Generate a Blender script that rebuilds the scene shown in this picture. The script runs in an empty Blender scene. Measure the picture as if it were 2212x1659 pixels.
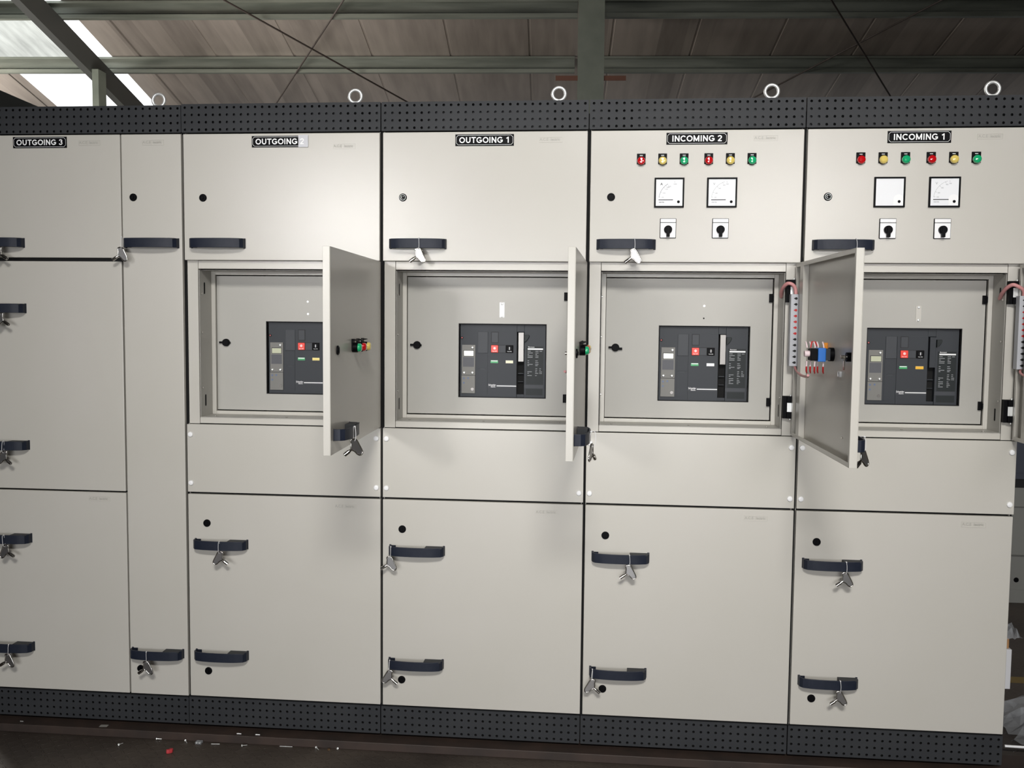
import bpy, math, random
from mathutils import Vector, Matrix
random.seed(7)
S = bpy.context.scene
COL = S.collection
PI = math.pi

# ------------------------------------------------------------ camera, sky, light, exposure
cd = bpy.data.cameras.new('camera'); cam = bpy.data.objects.new('camera', cd); COL.objects.link(cam)
cam.location = (1.4479, -3.192, 1.4806); cam.rotation_euler = (1.5013, -0.0100, 0.0931)
cd.sensor_fit = 'HORIZONTAL'; cd.sensor_width = 36.0; cd.lens = 36.0 * 2047.3 / 2212.0
cd.clip_start = 0.05; cd.clip_end = 200
S.camera = cam

w = bpy.data.worlds.new('sky'); S.world = w; w.use_nodes = True
_n, _l = w.node_tree.nodes, w.node_tree.links
bgn = _n['Background']; _tc = _n.new('ShaderNodeTexCoord'); _sp = _n.new('ShaderNodeSeparateXYZ'); _mr = _n.new('ShaderNodeMapRange')
_mr.inputs[1].default_value = 0.16; _mr.inputs[2].default_value = 0.30; _mr.inputs[3].default_value = 0.20; _mr.inputs[4].default_value = 3.2   # overcast sky, dim towards the horizon
_l.new(_tc.outputs['Generated'], _sp.inputs[0]); _l.new(_sp.outputs[2], _mr.inputs[0]); _l.new(_mr.outputs[0], bgn.inputs['Strength'])
bgn.inputs['Color'].default_value = (0.93, 0.96, 1.0, 1)

def area(name, loc, target, size, energy, col=(1, 1, 1), spread=180):
    l = bpy.data.lights.new(name, 'AREA'); l.shape = 'RECTANGLE'; l.size = size[0]; l.size_y = size[1]; l.energy = energy; l.color = col; l.spread = math.radians(spread)
    o = bpy.data.objects.new(name, l); COL.objects.link(o); o.location = loc
    o.rotation_euler = (Vector(target) - Vector(loc)).to_track_quat('-Z', 'Y').to_euler()
    return o
area('hall_floodlight', (1.75, -5.2, 4.3), (1.65, 0, 0.6), (1.3, 0.6), 54, (1.0, 0.98, 0.935), 92)
area('front_fill', (1.0, -8.6, 1.1), (1.0, 0, 0.4), (3.8, 1.6), 60, (0.97, 0.98, 1.0), 100)  # unseen fill added behind the camera to brighten the lower doors
area('roof_fill', (-3.0, 5.2, 2.6), (-0.2, 8.8, 4.9), (2.2, 1.0), 135, (1.0, 0.94, 0.87))  # added fill, hidden behind the cabinets, brightens the roof underside
area('window_light_left', (-1.6, -8.2, 2.6), (0.72, 0, 1.6), (0.9, 0.7), 2.6, (1.0, 0.98, 0.96), 22)
area('window_light_right', (3.3, -6.6, 2.55), (2.25, 0, 1.8), (1.2, 0.8), 2.6, (1.0, 0.97, 0.94), 32)
area('eave_opening_light', (-7.7, 7.3, 3.7), (-0.5, 8.9, 4.55), (2.6, 0.5), 300, (1.0, 0.95, 0.88))

vs = S.view_settings
vs.view_transform = 'Standard'; vs.look = 'None'; vs.gamma = 1.0; vs.use_curve_mapping = False; vs.exposure = 0.14

# ------------------------------------------------------------ materials
def mat(name, col, rough=0.5, metal=0.0, spec=0.5, **k):
    m = bpy.data.materials.new(name); m.use_nodes = True
    b = m.node_tree.nodes['Principled BSDF']
    b.inputs['Base Color'].default_value = (*col, 1); b.inputs['Roughness'].default_value = rough
    b.inputs['Metallic'].default_value = metal; b.inputs['Specular IOR Level'].default_value = spec
    for kk, v in k.items(): b.inputs[kk.replace('_', ' ')].default_value = v
    return m
def nodes(m): return m.node_tree.nodes, m.node_tree.links, m.node_tree.nodes['Principled BSDF']
def add_noise(m, scale, c1, c2, lo=0.35, hi=0.65, stretch=(1, 1, 1), detail=4, rough=None, bump=None, bscale=None, coord='Object'):
    n, l, b = nodes(m)
    tc = n.new('ShaderNodeTexCoord'); mp = n.new('ShaderNodeMapping'); mp.inputs['Scale'].default_value = stretch
    nz = n.new('ShaderNodeTexNoise'); nz.inputs['Scale'].default_value = scale; nz.inputs['Detail'].default_value = detail
    cr = n.new('ShaderNodeValToRGB'); cr.color_ramp.elements[0].position = lo; cr.color_ramp.elements[1].position = hi
    cr.color_ramp.elements[0].color = (*c1, 1); cr.color_ramp.elements[1].color = (*c2, 1)
    l.new(tc.outputs[coord], mp.inputs[0]); l.new(mp.outputs[0], nz.inputs['Vector']); l.new(nz.outputs['Fac'], cr.inputs[0]); l.new(cr.outputs[0], b.inputs['Base Color'])
    if bump:
        n2 = n.new('ShaderNodeTexNoise'); n2.inputs['Scale'].default_value = bscale; n2.inputs['Detail'].default_value = 2
        l.new(tc.outputs[coord], n2.inputs['Vector'])
        bp = n.new('ShaderNodeBump'); bp.inputs['Strength'].default_value = bump; bp.inputs['Distance'].default_value = 0.0006
        l.new(n2.outputs['Fac'], bp.inputs['Height']); l.new(bp.outputs[0], b.inputs['Normal'])
    return m

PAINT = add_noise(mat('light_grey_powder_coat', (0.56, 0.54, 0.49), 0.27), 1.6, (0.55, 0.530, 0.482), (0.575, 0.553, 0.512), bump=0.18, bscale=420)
PAINT_SHADE = add_noise(mat('inner_door_powder_coat', (0.42, 0.41, 0.38), 0.42), 1.6, (0.40, 0.39, 0.36), (0.435, 0.422, 0.392), bump=0.18, bscale=420)  # darker copy of the cabinet coat: recess shade put into the colour
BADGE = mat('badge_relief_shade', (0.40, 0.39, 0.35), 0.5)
STRIP = add_noise(mat('charcoal_powder_coat', (0.030, 0.032, 0.036), 0.6, 0.0, 0.3), 6, (0.027, 0.029, 0.033), (0.033, 0.035, 0.039), bump=0.1, bscale=500)
BACKP = mat('vent_backing', (0.016, 0.017, 0.019), 0.6)
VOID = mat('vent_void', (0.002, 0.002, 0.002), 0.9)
HANDLE = add_noise(mat('navy_black_plastic', (0.014, 0.018, 0.032), 0.45, 0.0, 0.25), 40, (0.013, 0.017, 0.030), (0.017, 0.021, 0.035))
BLACK = mat('black_plastic', (0.003, 0.003, 0.004), 0.45, 0.0, 0.08)
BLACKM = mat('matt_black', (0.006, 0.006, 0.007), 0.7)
CHROME = mat('nickel', (0.62, 0.60, 0.57), 0.14, 1.0)
ZINC = mat('zinc_bright', (0.92, 0.93, 0.92), 0.38, 0.65)
WHITE = mat('white_plastic', (0.93, 0.93, 0.94), 0.4)
FACE = mat('meter_face', (0.86, 0.87, 0.90), 0.45)
OFFW = mat('tie_plastic', (0.75, 0.75, 0.76), 0.4)
GREYTXT = mat('grey_print', (0.35, 0.36, 0.38), 0.6)
BRK = mat('breaker_slate', (0.030, 0.034, 0.041), 0.5, 0.0, 0.35)
BRK2 = mat('breaker_slate_light', (0.048, 0.052, 0.060), 0.5, 0.0, 0.35)
BRKD = mat('rating_plate_dark', (0.008, 0.012, 0.013), 0.5, 0.0, 0.35)
TRIP = mat('trip_unit_grey', (0.20, 0.196, 0.185), 0.5, 0.0, 0.35)
KEYP = mat('keypad_grey', (0.085, 0.087, 0.10), 0.5)
RED = mat('red_button', (0.85, 0.055, 0.035), 0.35)
LAMPR = mat('red_lens', (0.55, 0.006, 0.010), 0.10, Coat_Weight=1.0)
LAMPY = mat('yellow_lens', (0.80, 0.62, 0.16), 0.12, Coat_Weight=1.0)
LAMPG = mat('green_lens', (0.012, 0.42, 0.17), 0.10, Coat_Weight=1.0)
GREENI = mat('green_indicator', (0.04, 0.36, 0.12), 0.35)
BLUE = mat('blue_plastic', (0.015, 0.14, 0.50), 0.4)
DUCT = mat('duct_grey_plastic', (0.52, 0.53, 0.57), 0.5)
REDW = mat('red_wire', (0.55, 0.02, 0.02), 0.4)
PINK = mat('translucent_red_spiral', (0.66, 0.30, 0.30), 0.45)
PINKW = mat('pale_pink_sleeve', (0.72, 0.58, 0.60), 0.4)
ORANGE = mat('orange_plastic', (0.85, 0.30, 0.02), 0.4)
SCREEN = mat('lcd_glass', (0.62, 0.64, 0.48), 0.10, Coat_Weight=1.0)
BLUEDOT = mat('blue_dial', (0.11, 0.15, 0.26), 0.4)
STEELP = mat('lever_steel', (0.20, 0.19, 0.18), 0.32, 0.8)
PURL = add_noise(mat('galvanised_purlin', (0.20, 0.21, 0.18), 0.5, 0.35), 3, (0.11, 0.122, 0.102), (0.19, 0.205, 0.175), stretch=(.3, 3, 3), detail=6)
COLG = add_noise(mat('green_grey_column_paint', (0.15, 0.17, 0.14), 0.55), 5, (0.135, 0.155, 0.128), (0.17, 0.19, 0.158), detail=8)
RAFT = mat('dark_rafter_paint', (0.055, 0.058, 0.055), 0.6)
RUST = mat('red_oxide_primer', (0.13, 0.055, 0.035), 0.7)
ROD = mat('rusty_rod', (0.03, 0.022, 0.018), 0.7)
BROWN = add_noise(mat('brown_steel_channel', (0.052, 0.035, 0.028), 0.6), 9, (0.029, 0.020, 0.0165), (0.048, 0.030, 0.023), detail=8)
CARD = mat('cardboard', (0.32, 0.17, 0.07), 0.8)
PAPER = mat('white_carton', (0.55, 0.55, 0.57), 0.5)
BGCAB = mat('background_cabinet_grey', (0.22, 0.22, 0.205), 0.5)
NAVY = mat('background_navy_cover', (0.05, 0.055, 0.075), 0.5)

def film(name, col, alpha):
    m = mat(name, col, 0.2); m.node_tree.nodes['Principled BSDF'].inputs['Alpha'].default_value = alpha
    return m
TAPE = film('frosted_tape', (0.64, 0.64, 0.68), 0.92)
CLEAR = film('clear_plastic_film', (0.5, 0.52, 0.55), 0.34)

# roof sheet: flat pans side by side, every pan weathered to its own tint
ROOF = mat('weathered_roof_sheet', (0.2, 0.18, 0.16), 0.38, 0.55)
def roof_nodes():
    n, l, b = nodes(ROOF)
    tc = n.new('ShaderNodeTexCoord'); sp = n.new('ShaderNodeSeparateXYZ'); l.new(tc.outputs['UV'], sp.inputs[0])
    mu = n.new('ShaderNodeMath'); mu.operation = 'MULTIPLY'; mu.inputs[1].default_value = 1 / 0.30; l.new(sp.outputs[0], mu.inputs[0])
    nz0 = n.new('ShaderNodeTexNoise'); nz0.inputs['Scale'].default_value = 0.8; l.new(tc.outputs['UV'], nz0.inputs['Vector'])
    fl = n.new('ShaderNodeMath'); fl.operation = 'FLOOR'; l.new(mu.outputs[0], fl.inputs[0])
    wn = n.new('ShaderNodeTexWhiteNoise'); wn.noise_dimensions = '1D'; l.new(fl.outputs[0], wn.inputs['W'])
    mp = n.new('ShaderNodeMapping'); mp.inputs['Scale'].default_value = (9, 1.1, 1); l.new(tc.outputs['UV'], mp.inputs[0])
    nz = n.new('ShaderNodeTexNoise'); nz.inputs['Scale'].default_value = 1.0; nz.inputs['Detail'].default_value = 7; l.new(mp.outputs[0], nz.inputs['Vector'])
    mx = n.new('ShaderNodeMath'); mx.operation = 'MULTIPLY_ADD'; mx.inputs[1].default_value = 0.45; l.new(wn.outputs['Value'], mx.inputs[0])
    l.new(nz.outputs['Fac'], mx.inputs[2])
    cr = n.new('ShaderNodeValToRGB'); e = cr.color_ramp.elements
    e[0].position = 0.25; e[0].color = (0.24, 0.212, 0.19, 1); e[1].position = 1.1; e[1].color = (0.44, 0.39, 0.35, 1)
    l.new(mx.outputs[0], cr.inputs[0]); l.new(cr.outputs[0], b.inputs['Base Color'])
roof_nodes()

def translucent(name, col, dirt):
    m = bpy.data.materials.new(name); m.use_nodes = True; n = m.node_tree.nodes; l = m.node_tree.links; n.clear()
    o = n.new('ShaderNodeOutputMaterial'); t = n.new('ShaderNodeBsdfTranslucent'); tr = n.new('ShaderNodeBsdfTransparent'); mx = n.new('ShaderNodeMixShader')
    tc = n.new('ShaderNodeTexCoord'); mp = n.new('ShaderNodeMapping'); mp.inputs['Scale'].default_value = (6, 1, 1)
    nz = n.new('ShaderNodeTexNoise'); nz.inputs['Scale'].default_value = 1.3; nz.inputs['Detail'].default_value = 6
    cr = n.new('ShaderNodeValToRGB'); cr.color_ramp.elements[0].color = (*[c * dirt for c in col], 1); cr.color_ramp.elements[1].color = (*col, 1)
    cr.color_ramp.elements[0].position = 0.3; cr.color_ramp.elements[1].position = 0.7
    l.new(tc.outputs['UV'], mp.inputs[0]); l.new(mp.outputs[0], nz.inputs['Vector']); l.new(nz.outputs['Fac'], cr.inputs[0])
    l.new(cr.outputs[0], t.inputs['Color']); l.new(cr.outputs[0], tr.inputs['Color']); mx.inputs[0].default_value = 0.6
    l.new(t.outputs[0], mx.inputs[1]); l.new(tr.outputs[0], mx.inputs[2]); l.new(mx.outputs[0], o.inputs[0])
    return m
SKY1 = translucent('clear_skylight_sheet', (1, 1, 0.98), 0.97)
SKY2 = translucent('dirty_skylight_sheet', (0.40, 0.40, 0.36), 0.55)

# steel checker plate: raised lozenges turned alternately left and right
FLOOR = mat('checker_plate', (0.055, 0.045, 0.038), 0.5, 0.2)
def floor_nodes():
    n, l, b = nodes(FLOOR)
    def M(op, a, c=None, d=None):
        x = n.new('ShaderNodeMath'); x.operation = op
        for i, v in enumerate((a, c, d)):
            if v is None: continue
            if isinstance(v, (int, float)): x.inputs[i].default_value = v
            else: l.new(v, x.inputs[i])
        return x.outputs[0]
    g = n.new('ShaderNodeNewGeometry'); sp = n.new('ShaderNodeSeparateXYZ'); l.new(g.outputs['Position'], sp.inputs[0])
    x = M('MULTIPLY', sp.outputs[0], 1 / 0.030); y = M('MULTIPLY', sp.outputs[1], 1 / 0.030)
    par = M('MODULO', M('ABSOLUTE', M('ADD', M('FLOOR', x), M('FLOOR', y))), 2.0)
    fx = M('SUBTRACT', M('FRACT', x), 0.5); fy = M('SUBTRACT', M('FRACT', y), 0.5)
    a = M('MULTIPLY', M('ADD', fx, fy), 0.7071); c = M('MULTIPLY', M('SUBTRACT', fx, fy), 0.7071)
    inv = M('SUBTRACT', 1.0, par)
    p = M('ADD', M('MULTIPLY', a, par), M('MULTIPLY', c, inv)); q = M('ADD', M('MULTIPLY', c, par), M('MULTIPLY', a, inv))
    r = M('ADD', M('POWER', M('ABSOLUTE', M('DIVIDE', p, 0.46)), 2.0), M('POWER', M('ABSOLUTE', M('DIVIDE', q, 0.13)), 2.0))
    h = M('MAXIMUM', M('SUBTRACT', 1.0, r), 0.0)
    h = M('MINIMUM', M('MULTIPLY', h, 3.0), 1.0)
    bp = n.new('ShaderNodeBump'); bp.inputs['Strength'].default_value = 1.0; bp.inputs['Distance'].default_value = 0.0016
    l.new(h, bp.inputs['Height']); l.new(bp.outputs[0], b.inputs['Normal'])
    nz = n.new('ShaderNodeTexNoise'); nz.inputs['Scale'].default_value = 2.6; nz.inputs['Detail'].default_value = 9; l.new(g.outputs['Position'], nz.inputs['Vector'])
    cr = n.new('ShaderNodeValToRGB'); e = cr.color_ramp.elements; e[0].position = 0.38; e[1].position = 0.66
    e[0].color = (0.045, 0.035, 0.029, 1); e[1].color = (0.085, 0.068, 0.055, 1)
    l.new(nz.outputs['Fac'], cr.inputs[0]); l.new(cr.outputs[0], b.inputs['Base Color'])
    rr = n.new('ShaderNodeMapRange'); rr.inputs[3].default_value = 0.38; rr.inputs[4].default_value = 0.62; l.new(nz.outputs['Fac'], rr.inputs[0]); l.new(rr.outputs[0], b.inputs['Roughness'])
floor_nodes()

# ------------------------------------------------------------ mesh helpers
class MB:
    def __init__(s): s.v = []; s.f = []; s.mi = []; s.sm = []; s.uv = None
    def add(s, v, f, mi=0, smooth=False):
        o = len(s.v); s.v += [tuple(p) for p in v]
        for q in f: s.f.append([i + o for i in q]); s.mi.append(mi); s.sm.append(smooth)
        return s
    def box(s, x0, x1, y0, y1, z0, z1, mi=0):
        x0, x1 = sorted((x0, x1)); y0, y1 = sorted((y0, y1)); z0, z1 = sorted((z0, z1))
        v = [(x, y, z) for x in (x0, x1) for y in (y0, y1) for z in (z0, z1)]
        return s.add(v, [(0, 1, 3, 2), (4, 6, 7, 5), (0, 4, 5, 1), (2, 3, 7, 6), (0, 2, 6, 4), (1, 5, 7, 3)], mi)
    def cyl(s, a, b, r0, r1=None, n=20, mi=0, smooth=True, caps=True):
        r1 = r0 if r1 is None else r1
        a = Vector(a); b = Vector(b); d = (b - a).normalized(); t = Vector((0, 0, 1)) if abs(d.z) < .9 else Vector((1, 0, 0))
        u = d.cross(t).normalized(); w_ = d.cross(u)
        v = []
        for p, r in ((a, r0), (b, r1)):
            for i in range(n):
                an = 2 * PI * i / n; v.append(p + (u * math.cos(an) + w_ * math.sin(an)) * r)
        s.add(v, [(i, i + n, (i + 1) % n + n, (i + 1) % n) for i in range(n)], mi, smooth)
        if caps:
            s.add(v[:n], [tuple(range(n))], mi); s.add(v[n:], [tuple(reversed(range(n)))], mi)
        return s
    def lathe(s, c, ax, prof, n=24, mi=0, smooth=True):
        """prof: list of (distance along ax, radius)"""
        c = Vector(c); d = Vector(ax).normalized(); t = Vector((0, 0, 1)) if abs(d.z) < .9 else Vector((1, 0, 0))
        u = d.cross(t).normalized(); w_ = d.cross(u)
        def ring(h, r): return [c + d * h + (u * math.cos(2 * PI * i / n) + w_ * math.sin(2 * PI * i / n)) * r for i in range(n)]
        for k in range(len(prof) - 1):
            if prof[k + 1][1] < 1e-6: s.add(ring(*prof[k]), [tuple(range(n))], mi) if abs(prof[k][0] - prof[k + 1][0]) < 1e-6 else s.add(ring(*prof[k]) + [c + d * prof[k + 1][0]], [(i, n, (i + 1) % n) for i in range(n)], mi, smooth)
            else: s.add(ring(*prof[k]) + ring(*prof[k + 1]), [(i, n + i, n + (i + 1) % n, (i + 1) % n) for i in range(n)], mi, smooth)
        return s
    def prism(s, poly, y0, y1, mi=0, plane='xz'):
        """poly in plane coordinates, extruded along the third axis"""
        n = len(poly)
        def P(p, h): return (p[0], h, p[1]) if plane == 'xz' else ((p[0], p[1], h) if plane == 'xy' else (h, p[0], p[1]))
        v = [P(p, y0) for p in poly] + [P(p, y1) for p in poly]
        s.add(v, [tuple(range(n)), tuple(reversed(range(n, 2 * n)))] + [(i, i + n, (i + 1) % n + n, (i + 1) % n) for i in range(n)], mi)
        return s
    def tube(s, pts, r, n=8, closed=False, mi=0):
        pts = [Vector(p) for p in pts]; m = len(pts); v = []; prev = None
        for i, p in enumerate(pts):
            a = pts[(i - 1) % m] if (closed or i > 0) else p; b = pts[(i + 1) % m] if (closed or i < m - 1) else p
            d = (b - a).normalized()
            if prev is None:
                t = Vector((0, 1, 0)) if abs(d.y) < .9 else Vector((1, 0, 0)); u = d.cross(t).normalized()
            else:
                u = (prev - d * prev.dot(d)).normalized()
            prev = u; w_ = d.cross(u)
            for k in range(n):
                an = 2 * PI * k / n; v.append(p + (u * math.cos(an) + w_ * math.sin(an)) * r)
        f = []
        for i in range(m if closed else m - 1):
            j = (i + 1) % m
            for k in range(n): f.append((i * n + k, j * n + k, j * n + (k + 1) % n, i * n + (k + 1) % n))
        s.add(v, f, mi, True)
        if not closed: s.add(v[:n], [tuple(range(n))], mi); s.add(v[-n:], [tuple(range(n))], mi)
        return s
    def frame(s, x0, x1, z0, z1, wl, wr, wb, wt, y0, y1, mi=0):
        s.box(x0, x0 + wl, y0, y1, z0, z1, mi); s.box(x1 - wr, x1, y0, y1, z0, z1, mi)
        s.box(x0 + wl, x1 - wr, y0, y1, z0, z0 + wb, mi); s.box(x0 + wl, x1 - wr, y0, y1, z1 - wt, z1, mi); return s
    def text(s, txt, size, x, z, y, bold=0.0, mi=0, align='CENTER', flip=False, sx=1.0):
        """flat lettering in an xz plane facing -y"""
        c = bpy.data.curves.new('t', 'FONT'); c.body = txt; c.size = size; c.align_x = align; c.align_y = 'CENTER'; c.offset = bold * size; c.resolution_u = 3
        o = bpy.data.objects.new('t', c); COL.objects.link(o)
        dg = bpy.context.evaluated_depsgraph_get(); me = bpy.data.meshes.new_from_object(o.evaluated_get(dg))
        s.add([(x + p.co.x * sx, y, z + p.co.y) for p in me.vertices], [tuple(f.vertices) for f in me.polygons], mi)
        bpy.data.objects.remove(o); bpy.data.curves.remove(c); bpy.data.meshes.remove(me); return s
    def build(s, name, m, parent=None, bevel=0.0, loc=None, M=None, label=None, seg=2):
        me = bpy.data.meshes.new(name)
        v = s.v if M is None else [tuple(M @ Vector(p)) for p in s.v]
        me.from_pydata(v, [], s.f)
        ms = m if isinstance(m, (list, tuple)) else [m]
        for x in ms: me.materials.append(x)
        me.polygons.foreach_set('material_index', s.mi); me.polygons.foreach_set('use_smooth', s.sm)
        if s.uv:
            ul = me.uv_layers.new(name='UVMap')
            for p in me.polygons:
                for li in p.loop_indices: ul.data[li].uv = s.uv[me.loops[li].vertex_index]
        me.update()
        o = bpy.data.objects.new(name, me); COL.objects.link(o)
        if parent: o.parent = parent
        if loc: o.location = loc
        if bevel:
            b = o.modifiers.new('bevel', 'BEVEL'); b.width = bevel; b.segments = seg; b.limit_method = 'ANGLE'; b.angle_limit = math.radians(40)
        if label: o['label'] = label
        return o
def _arc(cx, cz, rx, rz, a0, a1, n=14): return [(cx + rx * math.cos(math.radians(a0 + (a1 - a0) * i / n)), cz + rz * math.sin(math.radians(a0 + (a1 - a0) * i / n))) for i in range(n + 1)]
GLYPH = {'O': (1.087, [_arc(.545, .5, .405, .405, 0, 360, 28)]), 'U': (1.008, [[(.205, 1), (.205, .40)] + _arc(.505, .40, .30, .305, 180, 360) + [(.805, .40), (.805, 1)]]),
         'T': (.853, [[(.03, .91), (.825, .91)], [(.427, .91), (.427, 0)]]), 'G': (1.087, [_arc(.55, .5, .405, .405, 42, 322, 24) + [(.905, .25), (.905, .44)], [(.56, .44), (1.0, .44)]]),
         'I': (.388, [[(.195, 0), (.195, 1)]]), 'N': (1.008, [[(.195, 0), (.195, 1)], [(.20, .93), (.805, .07)], [(.81, 0), (.81, 1)]]), 'C': (1.008, [_arc(.53, .5, .395, .405, 40, 320, 24)]),
         'M': (1.163, [[(.19, 0), (.19, 1)], [(.20, .92), (.58, .10)], [(.58, .10), (.96, .92)], [(.97, 0), (.97, 1)]]), '1': (.777, [[(.46, 0), (.46, 1)], [(.46, .90), (.15, .72)]]),
         '2': (.777, [_arc(.38, .70, .265, .21, 170, -30) + [(.16, .13)], [(.07, .09), (.71, .09)]]), '3': (.777, [_arc(.37, .72, .235, .195, 165, -90), _arc(.37, .315, .265, .225, 90, -165)]), ' ': (.388, [])}
def strokes(m, txt, h, cx, cz, y, t=.19, mi=0):
    W_ = sum(GLYPH[c][0] for c in txt) * h; x = cx - W_ / 2; z = cz - h / 2; k_ = 0
    for c in txt:
        adv, paths = GLYPH[c]
        for p in paths:
            p = [Vector((x + q[0] * h, z + q[1] * h)) for q in p]
            for i in range(len(p) - 1):
                d = (p[i + 1] - p[i]).normalized(); nn = Vector((-d.y, d.x)) * (t * h / 2)
                k_ += 1; m.add([(q.x, y - k_ * 0.000012, q.y) for q in (p[i] - nn, p[i + 1] - nn, p[i + 1] + nn, p[i] + nn)], [(0, 1, 2, 3)], mi)
                if i: m.add([(p[i].x + t * h / 2 * math.cos(a * PI / 5), y - (k_ + .5) * 0.000012, p[i].y + t * h / 2 * math.sin(a * PI / 5)) for a in range(10)], [tuple(range(10))], mi)
        x += adv * h
def empty(name, loc, label, cat, group=None, rz=0):
    o = bpy.data.objects.new(name, None); COL.objects.link(o); o.location = loc; o.rotation_euler = (0, 0, rz); o.empty_display_size = 0.1
    o['label'] = label; o['category'] = cat
    if group: o['group'] = group
    return o
def tag(o, label, cat, group=None, kind=None):
    o['label'] = label; o['category'] = cat
    if group: o['group'] = group
    if kind: o['kind'] = kind
    return o
def structure(o, label=None, cat=None):
    o['kind'] = 'structure'
    if label: o['label'] = label
    if cat: o['category'] = cat
    return o
def deep_copy(o, parent=None, **kw):
    c = o.copy(); COL.objects.link(c)
    if parent is not None: c.parent = parent
    for k in [x for x in o.children]: deep_copy(k, c)
    return c

# ------------------------------------------------------------ building shell (turned 3 degrees against the cabinets)
YB = 0.052
E1 = Vector((math.cos(YB), math.sin(YB), 0)); E2 = Vector((-math.sin(YB), math.cos(YB), 0)); O0 = Vector((1.4479, -3.192, 0))
def B(s, t, z): return O0 + E1 * s + E2 * t + Vector((0, 0, z))
MBLD = Matrix.Translation(O0) @ Matrix.Rotation(YB, 4, 'Z')
SL = 0.229; ZB = 4.697 + SL * 10.4                      # underside of the purlins: z = ZB - SL * t
ZF = -0.022                                            # floor level

m = MB(); m.box(-9, 12, -9, 14, ZF - 0.1, ZF); structure(m.build('floor', FLOOR), 'dark brown steel checker plate floor', 'floor')

def roof_pan(s0, s1, t0, t1, z=0.2, th=0.002):
    m = MB(); m.uv = []
    pitch = 0.95; xs = [s0]
    ph = 0.66; k = math.floor((s0 - ph) / pitch) + 1
    while k * pitch + ph < s1 - 0.03:
        c = k * pitch + ph
        xs += [c - 0.016, c - 0.010, c + 0.010, c + 0.016]; k += 1
    xs.append(s1); xs = sorted(x for x in xs if s0 <= x <= s1)
    def up(x):
        q = (x - ph) / pitch; d = abs(q - round(q)) * pitch
        return 0.008 if d < 0.012 else 0.0
    for x in xs:
        for t in (t0, t1):
            m.v.append((x, t, ZB - SL * t + z + up(x))); m.uv.append((x, t))
    for i in range(len(xs) - 1):
        m.f.append([2 * i, 2 * i + 1, 2 * i + 3, 2 * i + 2]); m.mi.append(0); m.sm.append(False)
    return m
def merge(ms):
    r = MB(); r.uv = []
    for a in ms:
        o = len(r.v); r.v += a.v; r.uv += a.uv
        for f, mi in zip(a.f, a.mi): r.f.append([i + o for i in f]); r.mi.append(mi); r.sm.append(False)
    return r
SK0, SK1, TK = -6.80, -5.40, 11.66
ceil = merge([roof_pan(-9.5, SK0, -6.0, 15.0), roof_pan(SK1, 10.5, -6.0, 15.0), roof_pan(SK0, SK1, -6.0, 7.5), roof_pan(SK0, SK1, 13.2, 15.0)])
structure(ceil.build('ceiling', ROOF, M=MBLD), 'weathered metal roof sheeting seen from below', 'roof')
structure(merge([roof_pan(SK0, SK1, TK, 13.2), roof_pan(-5.62, SK1, 7.5, TK)]).build('window_1', SKY1, M=MBLD), 'bright skylight sheet in the metal roof', 'skylight')
structure(roof_pan(SK0, -5.62, 7.5, TK).build('window_2', SKY2, M=MBLD), 'dull milky skylight sheet in the metal roof', 'skylight')
m = MB(); m.box(-9.5, 10.5, 15.0, 15.1, ZF, 2.2); structure(m.build('wall_back', mat('dark_back_wall', (0.10, 0.10, 0.09), 0.8), M=MBLD), 'dark wall at the far side of the hall', 'wall')

HALLW = mat('hall_wall_sheet', (0.26, 0.25, 0.235), 0.7)
hi = lambda t: ZB - SL * t + 0.15
m = MB(); m.box(-9.5, 10.5, -6.1, -6.0, ZF, hi(-6)); structure(m.build('wall_front', HALLW, M=MBLD), 'grey sheet wall behind the camera', 'wall')
m = MB(); m.prism([(-6, ZF), (15, ZF), (15, hi(15)), (-6, hi(-6))], -9.6, -9.5, plane='yz'); structure(m.build('wall_left', HALLW, M=MBLD), 'grey sheet wall on the left of the hall', 'wall')
m = MB(); m.prism([(-6, ZF), (15, ZF), (15, hi(15)), (-6, hi(-6))], 10.5, 10.6, plane='yz'); structure(m.build('wall_right', HALLW, M=MBLD), 'grey sheet wall on the right of the hall', 'wall')

def purlin(s0, s1, t):
    z = ZB - SL * t; m = MB()
    m.box(s0, s1, t + 0.061, t + 0.065, z, z + 0.19)                   # web at the back, open side to the front
    m.box(s0, s1, t, t + 0.061, z, z + 0.003); m.box(s0, s1, t, t + 0.061, z + 0.187, z + 0.19)
    m.box(s0, s1, t, t + 0.003, z + 0.003, z + 0.042); m.box(s0, s1, t, t + 0.003, z + 0.165, z + 0.187)
    m.box(s0, s1, t + 0.054, t + 0.061, z + 0.070, z + 0.082)          # pressed stiffening rib
    return m
for (t, nm) in ((10.4, 'upper'), (11.6, 'lower')):
    for (a, b, sd) in ((-9.4, 0.245, 'left'), (0.525, 10.2, 'right')):
        tag(purlin(a, b, t).build('roof_purlin', PURL, M=MBLD), '%s galvanised roof purlin running %s from the grey-green column' % (nm, sd), 'purlin', 'roof purlins')

# central column with its red oxide tabs
col = empty('steel_column', B(0.385, 10.28, 0), 'grey-green painted steel column rising behind the middle cabinets', 'column', rz=YB)
m = MB(); m.box(-0.137, 0.137, -0.08, -0.068, ZF, 4.86); m.box(-0.137, 0.137, 0.068, 0.08, ZF, 4.86); m.box(-0.006, 0.006, -0.068, 0.068, ZF, 4.86)
m.build('column_shaft', COLG, col)
for sg in (-1, 1):
    m = MB(); m.box(sg * 0.137, sg * 0.37, -0.075, -0.065, 3.985, 4.035); m.build('mounting_tab', RUST, col, label='red-brown horizontal tab on the column')
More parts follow.
